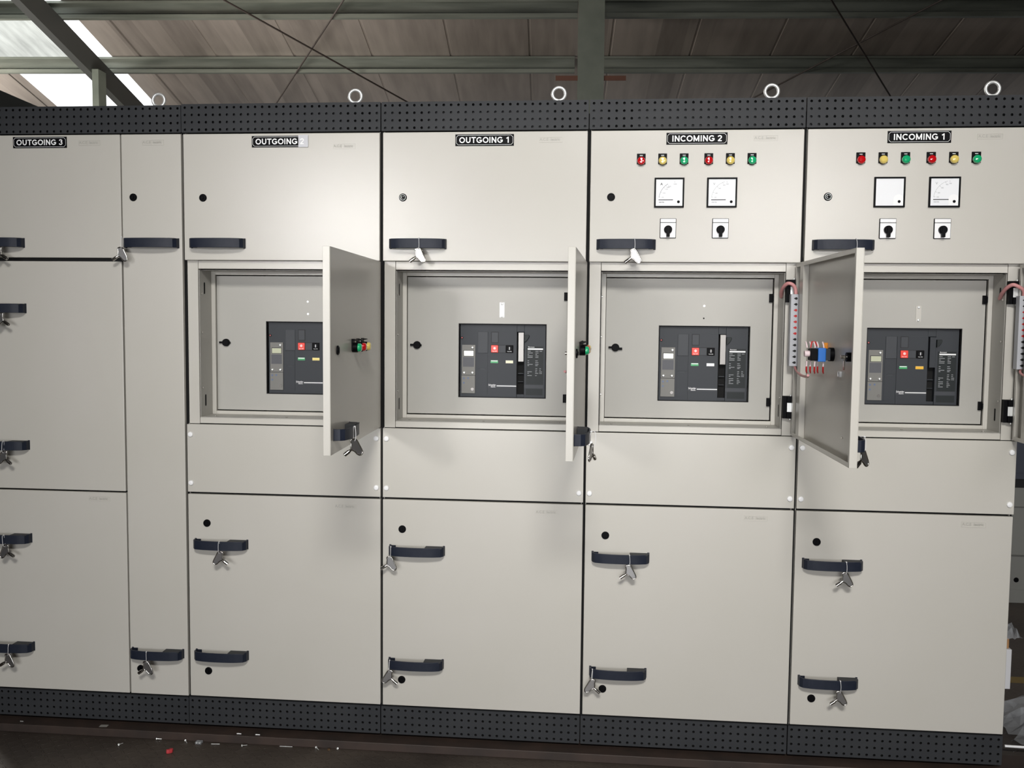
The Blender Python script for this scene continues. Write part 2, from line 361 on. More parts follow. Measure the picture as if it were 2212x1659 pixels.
# left rafter with post and knee brace
def slopebox(s0, s1, t0, t1, zt, zb, mm):
    v = [(s, t, ZB - SL * t + z) for s in (s0, s1) for t in (t0, t1) for z in (zb, zt)]
    return MB().add(v, [(0, 1, 3, 2), (4, 6, 7, 5), (0, 4, 5, 1), (2, 3, 7, 6), (0, 2, 6, 4), (1, 5, 7, 3)])
m = slopebox(-5.475, -5.385, 6.0, 14.8, 0.0, -0.265, None)
tag(m.build('roof_rafter', RAFT, M=MBLD), 'dark steel rafter sloping down across the bright skylight', 'beam')
m = MB(); m.box(-5.33, -5.255, 10.95, 11.14, ZF, ZB - SL * 11.0 - 0.262)
tag(m.build('steel_post', COLG, M=MBLD), 'slim steel post standing under the dark sloping rafter', 'post')
m = MB(); v = [(-5.9, 8.95, 3.86), (-4.80, 8.95, 3.40), (-4.80, 8.95, 3.20), (-5.9, 8.95, 3.66)]
m.prism([(p[0], p[2]) for p in v], 8.9, 9.0)
tag(m.build('diagonal_brace', RAFT, M=MBLD), 'short dark diagonal beam at the far left just above the cabinets', 'beam')
def ext(a, b, k):
    a = Vector(a); b = Vector(b); return a + (a - b) * k, b + (b - a) * k
for a, b, l in (((-3.395, 10.002, 4.758), (-1.842, 12.277, 4.237), 'thin dark brace rod left of the column, sloping down to the right'),
                ((-2.195, 10.01, 4.756), (-3.549, 12.28, 4.236), 'thin dark brace rod left of the column, sloping down to the left'),
                ((3.928, 10.047, 4.748), (2.547, 12.108, 4.276), 'thin dark brace rod right of the column, sloping down to the left'),
                ((2.834, 10.041, 4.749), (4.161, 12.106, 4.276), 'thin dark brace rod right of the column, sloping down to the right')):
    p, q = ext(a, b, 1.0)
    if l.endswith('right'): p.z -= 0.03; q.z -= 0.03
    m = MB(); m.cyl(p, q, 0.010, n=8); tag(m.build('brace_rod', ROD, M=MBLD), l, 'rod', 'roof brace rods')

# brown steel channel under the cabinets
m = MB(); m.box(-1.6, 4.2, -0.055, 0.105, ZF, 0.004); m.box(-1.6, 4.2, -0.058, -0.052, ZF, 0.007)
tag(m.build('base_channel', BROWN, bevel=0.002), 'brown steel channel lying under the row of cabinets', 'channel')

# ------------------------------------------------------------ cabinet pieces (cabinet local: x from its left edge, y into depth)
def perforated(x0, x1, z0, z1, nx, nz, hx0, pitch, hz0, r=0.0045):
    """sheet with round holes; hx0 / hz0 = first hole centre (left, top)"""
    m = MB(); N = 12; y0, y1 = 0.0, 0.0016
    xe = [x0] + [hx0 + pitch * (i + 0.5) for i in range(nx - 1)] + [x1]
    ze = [z1] + [hz0 - pitch * (i + 0.5) for i in range(nz - 1)] + [z0]
    for i in range(nx):
        for j in range(nz):
            a, b, c, d = xe[i], xe[i + 1], ze[j + 1], ze[j]; cx = hx0 + pitch * i; cz = hz0 - pitch * j
            corners = [(b, d), (a, d), (a, c), (b, c)]
            circ = [(cx + r * math.cos(PI / 4 + 2 * PI * k / N), cz + r * math.sin(PI / 4 + 2 * PI * k / N)) for k in range(N)]
            v = [(p[0], y0, p[1]) for p in corners] + [(p[0], y0, p[1]) for p in circ] + [(p[0], y0 + 0.004, p[1]) for p in circ]
            f = []
            for q in range(4):
                k0 = q * 3; f.append((q, 4 + k0, 4 + (k0 + 1) % N, 4 + (k0 + 2) % N, 4 + (k0 + 3) % N, (q + 1) % 4))
            for k in range(N): f.append((4 + k, 4 + N + k, 4 + N + (k + 1) % N, 4 + (k + 1) % N))
            m.add(v, f)
    # folded edges
    m.box(x0, x1, 0.0, 0.016, z1, z1 + 0.0012); m.box(x0, x1, 0.0, 0.016, z0 - 0.0012, z0)
    m.box(x0 - 0.0012, x0, 0.0, 0.016, z0, z1); m.box(x1, x1 + 0.0012, 0.0, 0.016, z0, z1)
    return m
def vent(root, x0, x1, z0, z1, hx0, hz0, nx, top):
    p = perforated(x0, x1, z0, z1, nx, 4, hx0, 0.02487, hz0).build('vent_panel' if top else 'plinth_panel', STRIP, root)
    m = MB(); h = 0.02487
    a = hx0 + 1.5 * h; b = hx0 + 5.5 * h; c = hx0 + (nx - 5.5) * h; d = hx0 + (nx - 1.5) * h
    if top:
        for (q, r_, k) in ((x0 + .002, a, 0), (a, b, 1), (b, c, 0), (c, d, 1), (d, x1 - .002, 0)):
            m.box(q, r_, 0.0115, 0.013, z0 + 0.002, z1 - .018, k); m.box(q, r_, 0.0115, 0.013, z1 - .018, z1 - .001, 1)
    else: m.box(x0 + .002, x1 - .002, 0.0115, 0.013, z0 + 0.002, z1 - .001, 1)
    m.build('backing_plate', [BACKP, VOID], p)
    return p

def handle_mb():
    out = [(0.0, 0.0), (0.001, -0.018), (0.010, -0.030), (0.035, -0.0365), (0.065, -0.0395), (0.0965, -0.0405), (0.128, -0.0395), (0.158, -0.0365), (0.183, -0.030), (0.192, -0.018), (0.193, 0.0)]
    inn = [(0.188, 0.0), (0.187, -0.016), (0.180, -0.0255), (0.157, -0.0315), (0.128, -0.0345), (0.0965, -0.0355), (0.065, -0.0345), (0.036, -0.0315), (0.013, -0.0255), (0.006, -0.016), (0.005, 0.0)]
    def fine(p): return p[:2] + [(q.x, q.y) for q in smooth([(a[0], a[1], 0) for a in p[2:-2]], 4)] + p[-2:]
    out = fine(out); inn = fine(inn)
    m = MB(); v = []; n = len(out); h = 0.016
    for i in range(n):
        a, b = out[i], inn[n - 1 - i]
        v += [(a[0], a[1], -h), (a[0], a[1], h), (b[0], b[1], h), (b[0], b[1], -h)]
    f = []
    for i in range(n - 1):
        for k in range(4): f.append((4 * i + k, 4 * i + (k + 1) % 4, 4 * i + 4 + (k + 1) % 4, 4 * i + 4 + k))
    f.append((0, 1, 2, 3)); f.append((4 * n - 4, 4 * n - 1, 4 * n - 2, 4 * n - 3))
    m.add(v, f)
    m.box(0.004, 0.022, -0.003, 0.0, -0.015, 0.015); m.box(0.171, 0.189, -0.003, 0.0, -0.015, 0.015)
    return m
HMESH = None
def handle(parent, x, z, y=0.0, mirror=False):
    global HMESH
    if HMESH is None:
        o = handle_mb().build('handle', HANDLE, bevel=0.0012)
        HMESH = o
        t = MB(); t.box(0.128, 0.187, -0.031, -0.001, 0.0125, 0.0155); t.box(0.128, 0.132, -0.031, -0.001, -0.004, 0.0125); HMESH2 = t.build('thumb_plate', STRIP, o)
        c = o
    else:
        c = deep_copy(HMESH)
    c.parent = parent; c.location = (x, y, z)
    return c
LMESH = {}
def lock(parent, x, z, y=0.0, ring=False, name='lock'):
    if ring not in LMESH:
        m = MB()
        m.lathe((0, 0, 0), (0, -1, 0), [(0, 0.0132), (0.003, 0.0130), (0.0042, 0.0115), (0.0042, 0.0088), (0.0025, 0.0082), (0.0025, 0.0)], n=28, mi=0)
        m.box(-0.0016, 0.0016, -0.0062, -0.0025, -0.0055, 0.0055, 0); m.cyl((0, -0.0025, 0), (0, -0.0058, 0), 0.0032, n=12, mi=0)
        if ring:
            m.tube([(0.0094 * math.cos(a * PI / 12), -0.0045, 0.0094 * math.sin(a * PI / 12)) for a in range(24)], 0.0009, n=6, closed=True, mi=1)
            m.tube([(0.0045 * math.cos(a * PI / 8 + .6), -0.005, 0.0045 * math.sin(a * PI / 8 + .6)) for a in range(13)], 0.0009, n=6, mi=1)
        o = m.build(name, [BLACK, ZINC], parent); LMESH[ring] = o
    else:
        o = LMESH[ring].copy(); o.name = name; COL.objects.link(o); o.parent = parent
    o.location = (x, y, z); return o
def badge(parent, x, z, y=0.0):
    m = MB(); w_, h = 0.078, 0.018
    m.frame(x, x + w_, z - h, z, 0.0012, 0.0012, 0.0012, 0.0012, y - 0.0012, y)
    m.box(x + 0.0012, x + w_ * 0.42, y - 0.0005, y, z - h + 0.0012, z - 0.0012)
    m.text('A.C.E', 0.0125, x + w_ * 0.215, z - h / 2 + 0.0005, y - 0.0013, 0.02, mi=1)
    m.text('lectric', 0.0125, x + w_ * 0.70, z - h / 2 + 0.0005, y - 0.0013, 0.02, mi=1)
    return m.build('badge', [PAINT, BADGE], parent, label='embossed maker badge')
def plate(root, cx, cz, txt, y=0.0):
    m = MB(); w_, h = 0.197, 0.038
    m.box(cx - w_ / 2, cx + w_ / 2, y - 0.0022, y, cz - h / 2, cz + h / 2)
    p = m.build('nameplate', BLACK, root)
    t = MB(); a, b, c, yy = w_ / 2 - 0.0035, h / 2 - 0.0035, 0.006, y - 0.0028
    pts = [(-a + c, b), (a - c, b), (a, b - c), (a, -b + c), (a - c, -b), (-a + c, -b), (-a, -b + c), (-a, b - c)]
    for i in range(8):
        p0 = Vector(pts[i]); p1 = Vector(pts[(i + 1) % 8]); d = (p1 - p0).normalized(); nn = Vector((-d.y, d.x)) * 0.0005
        t.add([(cx + q.x, yy, cz + q.y) for q in (p0 - nn, p1 - nn, p1 + nn, p0 + nn)], [(0, 1, 2, 3)])
    strokes(t, txt, 0.0196, cx, cz, yy)
    t.build('lettering', WHITE, p, label='white lettering')
    return p
def cap(parent, x, z):
    m = MB(); m.lathe((x, 0.0, z), (0, -1, 0), [(0, 0.0092), (0.003, 0.0092), (0.0055, 0.0078), (0.0066, 0.004), (0.0068, 0.0)], n=22)
    m.build('screw_cap', WHITE, parent, label='white plastic screw cap')
def door(root, name, x0, x1, z0, z1, th=0.017):
    m = MB(); m.box(x0, x1, 0.0, 0.0016, z0, z1)
    m.box(x0, x0 + 0.0016, 0.0016, th, z0, z1); m.box(x1 - 0.0016, x1, 0.0016, th, z0, z1)
    m.box(x0 + .0016, x1 - .0016, 0.0016, th, z0, z0 + 0.0016); m.box(x0 + .0016, x1 - .0016, 0.0016, th, z1 - 0.0016, z1)
    m2 = MB(); m2.box(x0, x1, 0.0, th, z0, z1)
    return m2.build(name, PAINT, root, bevel=0.0022, seg=3)
def pilot(root, x, z, lens, colname, y=0.0):
    m = MB(); w_ = 0.0142
    m.box(x - w_, x + w_, y - 0.0035, y, z - 0.010, z + 0.0245)
    m.lathe((x, y, z), (0, -1, 0), [(0, 0.0142), (0.006, 0.0142), (0.008, 0.0136), (0.008, 0.012)], n=28)
    p = m.build('pilot_lamp', BLACK, root, bevel=0.0008)
    l = MB(); l.lathe((x, y, z), (0, -1, 0), [(0.006, 0.0134), (0.0125, 0.0134), (0.0165, 0.0118), (0.019, 0.0075), (0.0200, 0.0)], n=16, smooth=False)
    l.build('lens', lens, p, label=colname + ' lens')
    t = MB(); t.box(x - 0.0048, x + 0.0048, y - 0.0039, y - 0.0034, z + 0.0175, z + 0.0193); t.build('legend', WHITE, p)
    return p
def meter(root, cx, cz, letter, name):
    y = 0.0; h = 0.0485; p = empty_part(name, root)
    m = MB(); m.frame(cx - h, cx + h, cz - h, cz + h, 0.0052, 0.0052, 0.0052, 0.0052, y - 0.0075, y); m.build('bezel', BLACK, p, bevel=0.0006)
    m = MB(); g = h - 0.005; m.box(cx - g, cx + g, y - 0.0045, y, cz - g, cz + g); m.build('dial', FACE, p)
    m = MB(); m.lathe((cx + 0.0305, y - 0.0045, cz - 0.0300), (0, -1, 0), [(0, 0.0046), (0.0016, 0.0046), (0.002, 0.004), (0.002, 0)], n=20); m.build('adjusting_screw', BLACK, p)
    m = MB(); m.box(cx + 0.0125, cx + g - .0005, y - 0.0053, y - .0045, cz - g + .0005, cz - 0.0215)
    m.lathe((cx + 0.0285, y - 0.0045, cz - 0.0225), (0, -1, 0), [(0, 0.0155), (0.0005, 0.0155), (0.0005, 0)], n=32); m.build('movement_cover', WHITE, p)
    if letter:
        m = MB(); m.box(cx - 0.0345, cx + 0.0128, y - 0.0062, y - 0.0055, cz - 0.0246, cz - 0.0225)
        m.build('pointer', BLACKM, p)
        t = MB(); yy = y - 0.0049; ox, oz = cx + 0.026, cz - 0.022; R0 = 0.060
        a1 = 1.02 if letter == 'A' else 1.28
        N = 24; fine = 0.0016 if letter == 'A' else 0.0007
        for i in range(N):
            a, b = 0.09 + (a1 - 0.09) * i / N, 0.09 + (a1 - 0.09) * (i + 1) / N
            t.add([(ox - r_ * math.cos(q), yy, oz + r_ * math.sin(q)) for q, r_ in ((a, R0), (b, R0), (b, R0 - fine), (a, R0 - fine))], [(0, 1, 2, 3)], 0)
        ticks = ((0.13, '500'), (0.42, '1000'), (0.72, '1500'), (0.88, '2000'), (1.0, '2500'), (1.42, '5000')) if letter == 'A' else ((0.12, '100'), (0.40, '200'), (0.78, '300'), (1.15, '400'), (1.38, '500'))
        for q, s_ in ticks:
            c, s2 = math.cos(q), math.sin(q); nx, nz = s2 * 0.0004, c * 0.0004
            t.add([(ox - r_ * c + k * nx, yy, oz + r_ * s2 + k * nz) for r_, k in ((R0, 1), (R0 - 0.0055, 1), (R0 - 0.0055, -1), (R0, -1))], [(0, 1, 2, 3)], 0)
            t.text(s_, 0.0052, ox - (R0 - 0.0125) * c, oz + (R0 - 0.010) * s2, yy, 0.005)
        t.build('scale', GREYTXT, p)
        t = MB(); t.text(letter, 0.0115, cx - 0.0255, cz + 0.0275, yy, 0.012 if letter == 'A' else 0.0); t.text('VERITEK', 0.0048, cx - 0.0245, cz - 0.0315, yy, 0.02); t.build('lettering', BLACKM if letter == 'A' else GREYTXT, p)
    return p
def empty_part(name, root):
    o = bpy.data.objects.new(name, None); COL.objects.link(o); o.parent = root; o.empty_display_size = 0.02; return o
def selector(root, cx, cz):
    p = empty_part('selector_switch', root)
    m = MB(); m.box(cx - 0.0265, cx + 0.0265, -0.0055, 0, cz - 0.0325, cz + 0.0325); m.build('surround', BLACK, p, bevel=0.002)
    m = MB(); m.box(cx - 0.0248, cx + 0.0248, -0.0068, -0.0055, cz - 0.0308, cz + 0.0175); m.build('face_plate', WHITE, p, bevel=0.0008)
    m = MB(); m.box(cx - 0.0248, cx + 0.0248, -0.0068, -0.0055, cz + 0.0193, cz + 0.0308); m.build('legend_plate', WHITE, p, bevel=0.0008)
    m = MB(); m.lathe((cx, -0.006, cz - 0.0045), (0, -1, 0), [(0, 0.0135), (0.010, 0.0130), (0.012, 0.011), (0.012, 0)], n=28)
    m.box(cx - 0.0052, cx + 0.0052, -0.021, -0.0068, cz - 0.0285, cz + 0.004)
    m.build('knob', BLACK, p, bevel=0.001)
    return p
def eyebolt(root, x, z=2.2325, y=0.05):
    m = MB(); m.tube([(x + 0.0215 * math.cos(a * PI / 16), y, z + 0.0215 * math.sin(a * PI / 16)) for a in range(32)], 0.0052, n=10, closed=True)
    m.cyl((x, y, z - 0.075), (x, y, z - 0.024), 0.007, n=12); m.lathe((x, y, z - 0.034), (0, 0, 1), [(0, 0.0135), (0.006, 0.0135), (0.009, 0.009), (0.013, 0.0065)], n=20)
    m.build('lifting_eye', ZINC, root, label='bright zinc lifting ring')

def body(root, W, recess, depth=0.8):
    m = MB(); y = 0.0185; th = 0.002; g = 0.0062
    m.box(g, g + th, y, depth, 0.0165, 2.165); m.box(W - g - th, W - g, y, depth, 0.0165, 2.165)
    m.box(g, W - g, depth - th, depth, 0.0165, 2.165); m.box(g, W - g, 0.02, depth, 2.163, 2.165); m.box(g, W - g, 0.03, depth, 0.0165, 0.0185)
    if recess: m.box(g, 0.046, y, y + 0.028, 1.099, 1.69); m.box(W - 0.046, W - g, y, y + 0.028, 1.099, 1.69)
    m.build('body', PAINT, root)
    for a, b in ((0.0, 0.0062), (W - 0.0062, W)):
        q = MB(); q.box(a, b, 0.0175, 0.0215, 0.02, 2.16); q.build('gap_shade_strip', VOID, root)  # black strip standing in for the shadow between neighbouring cabinets
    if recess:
        m = MB(); m.box(0.009, W - 0.009, 0.030, 0.032, 0.02, 1.098); m.build('lower_gap_shade', BLACKM, root)  # added black sheets paint the shade seen through the door gaps
        m = MB(); m.box(0.009, W - 0.009, 0.030, 0.032, 1.691, 2.15); m.build('upper_gap_shade', BLACKM, root)
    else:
        m = MB(); m.box(0.009, W - 0.009, 0.030, 0.032, 0.02, 2.15); m.build('inner_gap_shade', BLACKM, root)  # same black sheet for gap shade, full height

def recess_parts(root, W):
    y0 = 0.018
    # surround: two side strips and two rails
    m = MB(); m.box(0.0475, W - 0.0475, y0, y0 + 0.012, 1.6415, 1.6695); m.build('top_rail', PAINT, root, bevel=0.0008)
    m = MB(); m.box(0.0475, W - 0.0475, y0, y0 + 0.012, 1.100, 1.1205); m.build('bottom_rail', PAINT, root, bevel=0.0008)
    m = MB(); x0, x1, z0, z1, yb = 0.0505, W - 0.0505, 1.1225, 1.6375, 0.128
    m.box(x0 - .0015, x0, y0 + .001, yb, z0, z1); m.box(x1, x1 + .0015, y0 + .001, yb, z0, z1)
    m.box(x0 - .0015, x1 + .0015, y0 + .001, yb, z0 - .0015, z0); m.box(x0 - .0015, x1 + .0015, y0 + .028, yb, z1, z1 + .0015)
    # slots in the side walls, screws
    def slot(x, yc, zc, h, sgn):
        pts = []
        r = 0.0055
        for k in range(9): a = PI * k / 8; pts.append((yc + r * math.cos(a), zc + h / 2 - r + r * math.sin(a)))
        for k in range(9): a = PI + PI * k / 8; pts.append((yc + r * math.cos(a), zc - h / 2 + r + r * math.sin(a)))
        m.prism(pts, x, x + sgn * 0.0004, 1, plane='yz')
    for sx, sg in ((x0, 1), (x1, -1)):
        slot(sx, 0.060, 1.575, 0.042, sg); slot(sx, 0.060, 1.178, 0.042, sg)
        for zz in (1.555, 1.42, 1.225): m.cyl((sx, 0.032, zz), (sx + sg * 0.003, 0.032, zz), 0.0035, n=10, mi=2)
    for xx in (0.09, W / 2, W - 0.09): m.cyl((xx, 0.05, z0), (xx, 0.05, z0 + 0.002), 0.004, n=10, mi=2)
    m.build('recess_lining', [PAINT_SHADE, VOID, CHROME], root)
    m = MB(); m.frame(x0, x1, z0, z1, 0.0145, 0.0145, 0.0125, 0.0125, 0.118, 0.132); m.build('inner_frame', PAINT, root, bevel=0.0012)
    # inner door with its window
    m = MB(); X0, X1, Z0, Z1 = 0.0665, 0.6315, 1.1385, 1.6215; a, b, c, d = 0.2490, 0.5600, 1.1985, 1.4602; ya, yb2 = 0.1295, 0.1375
    m.box(X0, a, ya, yb2, Z0, Z1); m.box(b, X1, ya, yb2, Z0, Z1); m.box(a, b, ya, yb2, Z0, c); m.box(a, b, ya, yb2, d, Z1)
    p = m.build('inner_door', PAINT_SHADE, root)
    m = MB(); m.frame(a, b, c, d, 0.0022, 0.0022, 0.0022, 0.0022, 0.1285, 0.1385); m.build('rubber_edging', BLACKM, p)
    for hz in (1.557, 1.2005):
        m = MB(); m.box(0.620, 0.6335, 0.1215, 0.130, hz - 0.0145, hz + 0.0145); m.box(0.629, 0.634, 0.117, 0.123, hz - 0.009, hz + 0.009); m.build('hinge', BLACK, p, bevel=0.0008)
    return p
def turn_knob(p, x, z, both):
    m = MB(); m.lathe((x, 0.1295, z), (0, -1, 0), [(0, 0.0138), (0.008, 0.0134), (0.011, 0.0115), (0.011, 0)], n=26)
    m.box(x - 0.024, x, 0.1200, 0.1275, z - 0.0032, z + 0.0042)
    if both: m.box(x, x + 0.0235, 0.1200, 0.1275, z - 0.008, z + 0.0002)
    else: m.box(x, x + 0.0165, 0.1200, 0.1275, z - 0.004, z + 0.003)
    m.build('turn_latch', BLACK, p, bevel=0.0008)

# ------------------------------------------------------------ middle door (own axes: hinge at the origin, free edge towards -x, outer face towards -y)
def middle_door(root, W, theta, extra):
    z0, z1, L, T = 1.1022, 1.6678, 0.690, 0.0205
    m = MB()
    m.box(-L, 0, 0.0, 0.0016, z0, z1)
    m.box(-L, -L + 0.0016, 0.0016, T, z0, z1); m.box(-0.0016, 0, 0.0016, T, z0, z1); m.box(-L + .0016, -.0016, 0.0016, T, z0, z0 + 0.0016); m.box(-L + .0016, -.0016, 0.0016, T, z1 - 0.0016, z1)
    # return lips
    lip = 0.013
    m.box(-L + .0016, -L + lip, T - 0.0014, T, z0 + .0016, z1 - .0016); m.box(-lip, -.0016, T - 0.0014, T, z0 + .0016, z1 - .0016)
    m.box(-L + lip, -lip, T - 0.0014, T, z0 + .0016, z0 + lip); m.box(-L + lip, -lip, T - 0.0014, T, z1 - lip, z1 - .0016)
    d = m.build('middle_door', PAINT, root, bevel=0.0007)
    d.location = (W + 0.0005, -0.005, 0); d.rotation_euler = (0, 0, PI / 2 - theta)
    s = MB(); s.box(-0.105, -0.060, 0.0016, 0.020, z0 + .004, z1 - .004); s.build('stiffener', PAINT, d, bevel=0.0015)
    lock(d, -0.612, 1.3865, 0.0)
    h = handle(d, -0.658, 1.155)
    for xx, ln, nm in ((-0.425, LAMPG, 'green'), (-0.360, LAMPR, 'red'), (-0.295, LAMPY, 'yellow')):
        m = MB(); m.box(xx - 0.0142, xx + 0.0142, -0.0035, 0, 1.380, 1.414); m.lathe((xx, 0, 1.3885), (0, -1, 0), [(0, 0.0145), (0.015, 0.0145), (0.017, 0.013), (0.017, 0.012)], n=24)
        m.lathe((xx, 0, 1.3885), (0, -1, 0), [(0.017, 0.0128), (0.023, 0.0128), (0.027, 0.010), (0.029, 0.0)], n=16, mi=1)
        m.box(xx - 0.012, xx + 0.012, -0.014, -0.0035, 1.409, 1.4125, 0)
        m.build('pilot_lamp', [BLACK, ln], d, label=nm + ' push-button lamp')
    # backs of the lamps, latch and bracket on the inner face
    if extra == 1:
        m = MB(); m.box(-0.444, -0.406, 0.0016, 0.0285, 1.368, 1.406); m.build('contact_block', BLUE, d, bevel=0.003, label='blue contact block')
    else:
        m = MB(); m.cyl((-0.425, 0.0016, 1.3865), (-0.425, 0.014, 1.3865), 0.0195, n=28, mi=0); m.box(-0.443, -0.407, 0.014, 0.026, 1.370, 1.403, 1)
        m.build('lamp_collar', [BLACK, BRK], d)
        m = MB(); m.box(-0.444, -0.406, 0.026, 0.048, 1.366, 1.405); m.build('contact_block', BLUE, d, bevel=0.002, label='blue contact block')
        m = MB(); m.box(-0.444, -0.406, 0.048, 0.068, 1.369, 1.403); m.build('contact_block', BLACK, d, bevel=0.002, label='black contact block')
        m = MB()
        for k, (yy, xx) in enumerate(((0.030, -0.432), (0.042, -0.418), (0.055, -0.436), (0.063, -0.420), (0.076, -0.430))):
            m.tube([(xx, yy, 1.405), (xx + .002, yy + .001, 1.414), (xx + .004, yy + .003, 1.421), (xx + .010, yy + .002, 1.419)], 0.0022, n=6, mi=0)
            m.tube([(xx, yy, 1.367), (xx + .002, yy, 1.352)], 0.0024, n=6, mi=0); m.tube([(xx + .002, yy, 1.352), (xx + .006, yy - .001, 1.338), (xx + .03, yy - .008, 1.332)], 0.0024, n=6, mi=1)
        m.cyl((-0.425, 0.068, 1.388), (-0.425, 0.082, 1.388), 0.009, n=10, mi=0)
        m.tube([(-.43, .066, 1.405), (-.425, .062, 1.422), (-.42, .052, 1.422), (-.42, .046, 1.41)], 0.0018, n=6, mi=1)
        m.build('wiring', [PINKW, REDW], d, label='pink-white and red sleeved wires')
        m = MB(); m.box(-0.362, -0.350, 0.0016, 0.012, 1.400, 1.418); m.build('cable_clip', ORANGE, d, bevel=0.001, label='orange clip')
    m = MB(); m.cyl((-0.612, 0.0016, 1.3865), (-0.612, 0.016, 1.3865), 0.0125, n=20, mi=0); m.cyl((-0.612, 0.016, 1.3865), (-0.612, 0.030, 1.3865), 0.005, n=12, mi=1); m.box(-0.618, -0.606, 0.020, 0.0225, 1.352, 1.392, 1)
    m.build('latch_cam', [BLACK, CHROME], d, label='steel cam latch')
    m = MB(); m.frame(-0.522, -0.500, 1.328, 1.343, .0022, .0022, .0022, .0022, 0.0016, 0.008, 0); m.box(-.520, -.502, .0016, .0022, 1.330, 1.341, 1); m.build('cable_bracket', [OFFW, BLACKM], d)
    m = MB(); m.cyl((-0.55, 0.0016, 1.164), (-0.55, 0.005, 1.164), 0.003, n=10); m.build('screw', CHROME, d)
    return d

def hinge_side(root, W, dx=0.0):
    """black hinges and the grey slotted duct on the right-hand post"""
    for hz in (1.195, 1.578):
        m = MB(); x0 = W - 0.047
        m.box(x0, x0 + 0.012, 0.001, 0.0185, hz - 0.037, hz + 0.037, 0); m.box(x0 + .012, x0 + 0.034, -0.004, 0.0185, hz + 0.016, hz + 0.037, 0); m.box(x0 + .012, x0 + 0.034, -0.004, 0.0185, hz - 0.037, hz - 0.016, 0)
        m.cyl((x0 + 0.024, 0.004, hz - 0.042), (x0 + 0.024, 0.004, hz + 0.042), 0.0025, n=10, mi=1); m.box(x0 + 0.013, x0 + 0.040, 0.000, 0.012, hz - 0.0155, hz + 0.0155, 1)
        m.build('hinge', [BLACK, ZINC], root, bevel=0.0008, label='black door hinge with steel pin')
    x0, x1, z0, z1 = W - 0.038 + dx, W - 0.007 + dx, 1.333, 1.567
    m = MB(); m.box(x0, x1, -0.034, -0.006, z0, z1)
    d = m.build('wire_duct', DUCT, root, bevel=0.001)
    m = MB(); cx = x0 + 0.0165
    for k in range(12):
        cz = z1 - 0.014 - k * (z1 - z0 - 0.026) / 11
        pts = [(cx + 0.0042 * math.cos(a), cz + 0.0042 * math.sin(a)) for a in [PI * (-0.75 + 1.5 * i / 12) for i in range(13)]] + [(cx - 0.0080, cz)]
        m.prism(pts, -0.0345, -0.0338, 1 if k in (2, 3, 4, 5, 6) else 0)
    m.build('wire_openings', [BLACKM, REDW], d, label='black and red drop-shaped wire openings')
    m = MB(); p = [(W - 0.052, 0.060, 1.560), (W - 0.058, 0.030, 1.575), (W - 0.056, 0.0, 1.592), (W - 0.046, -0.018, 1.602), (W - 0.032, -0.022, 1.598), (W - 0.023 + dx, -0.021, 1.585), (W - 0.020 + dx, -0.020, 1.565)]
    m.tube(smooth(p), 0.0060, n=10); m.build('wire_bundle', PINK, root, label='translucent red spiral-wrapped wires')
    m = MB(); p = [(W - 0.018 + dx, -0.020, 1.335), (W - 0.016, -0.035, 1.322), (W - 0.018, -0.09, 1.313), (W - 0.030, -0.20, 1.312), (W - 0.040, -0.32, 1.316), (W - 0.055, -0.40, 1.325)]
    m.tube(smooth(p), 0.0040, n=8); m.build('wire_bundle', PINK, root, label='red wire bundle along the open door')
def smooth(p, k=6):
    p = [Vector(q) for q in p]; out = []
    for i in range(len(p) - 1):
        a = p[max(i - 1, 0)]; b = p[i]; c = p[i + 1]; d = p[min(i + 2, len(p) - 1)]
        for j in range(k):
            t = j / k; out.append(0.5 * ((2 * b) + (c - a) * t + (2 * a - 5 * b + 4 * c - d) * t * t + (3 * b - a - 3 * c + d) * t ** 3))
    out.append(p[-1]); return out

# ------------------------------------------------------------ the five cabinets
X = [0.0, 0.7, 1.4, 2.1]; W = 0.7
handle_holder = []
# OUTGOING 3, with its narrow cable door
C0 = empty('switchgear_cabinet', (-0.8, 0, 0), 'light grey switchgear cabinet with the OUTGOING 3 nameplate, leftmost of the row', 'cabinet', 'switchgear cabinets in a row')
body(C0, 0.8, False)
vent(C0, 0.002, 0.798, 2.1065, 2.1975, 0.7885 - 31 * 0.02487, 2.1875, 32, True)
vent(C0, 0.002, 0.798, 0.0165, 0.111, 0.787 - 31 * 0.02487, 0.101, 32, False)
dA = door(C0, 'upper_door', 0.005, 0.5795, 1.6765, 2.1010); handle(dA, 0.029, 1.7275)
dB = door(C0, 'middle_door', 0.005, 0.5775, 0.8525, 1.6640); handle(dB, 0.029, 1.4975); handle(dB, 0.029, 1.0105)
dC = door(C0, 'lower_door', 0.005, 0.5785, 0.1175, 0.8465); handle(dC, 0.029, 0.6735); handle(dC, 0.029, 0.2755)
dN = door(C0, 'cable_door', 0.5835, 0.7985, 0.1175, 2.1010); handle(dN, 0.594, 1.7275); handle(dN, 0.591, 0.2715)
lock(dN, 0.625, 1.8855); lock(dN, 0.6225, 0.2105)
plate(C0, 0.2885, 2.0755, 'OUTGOING 3'); badge(dC, 0.44, 0.832); badge(dN, 0.66, 2.082); badge(dA, 0.43, 2.082)
eyebolt(C0, 0.698, 2.227)

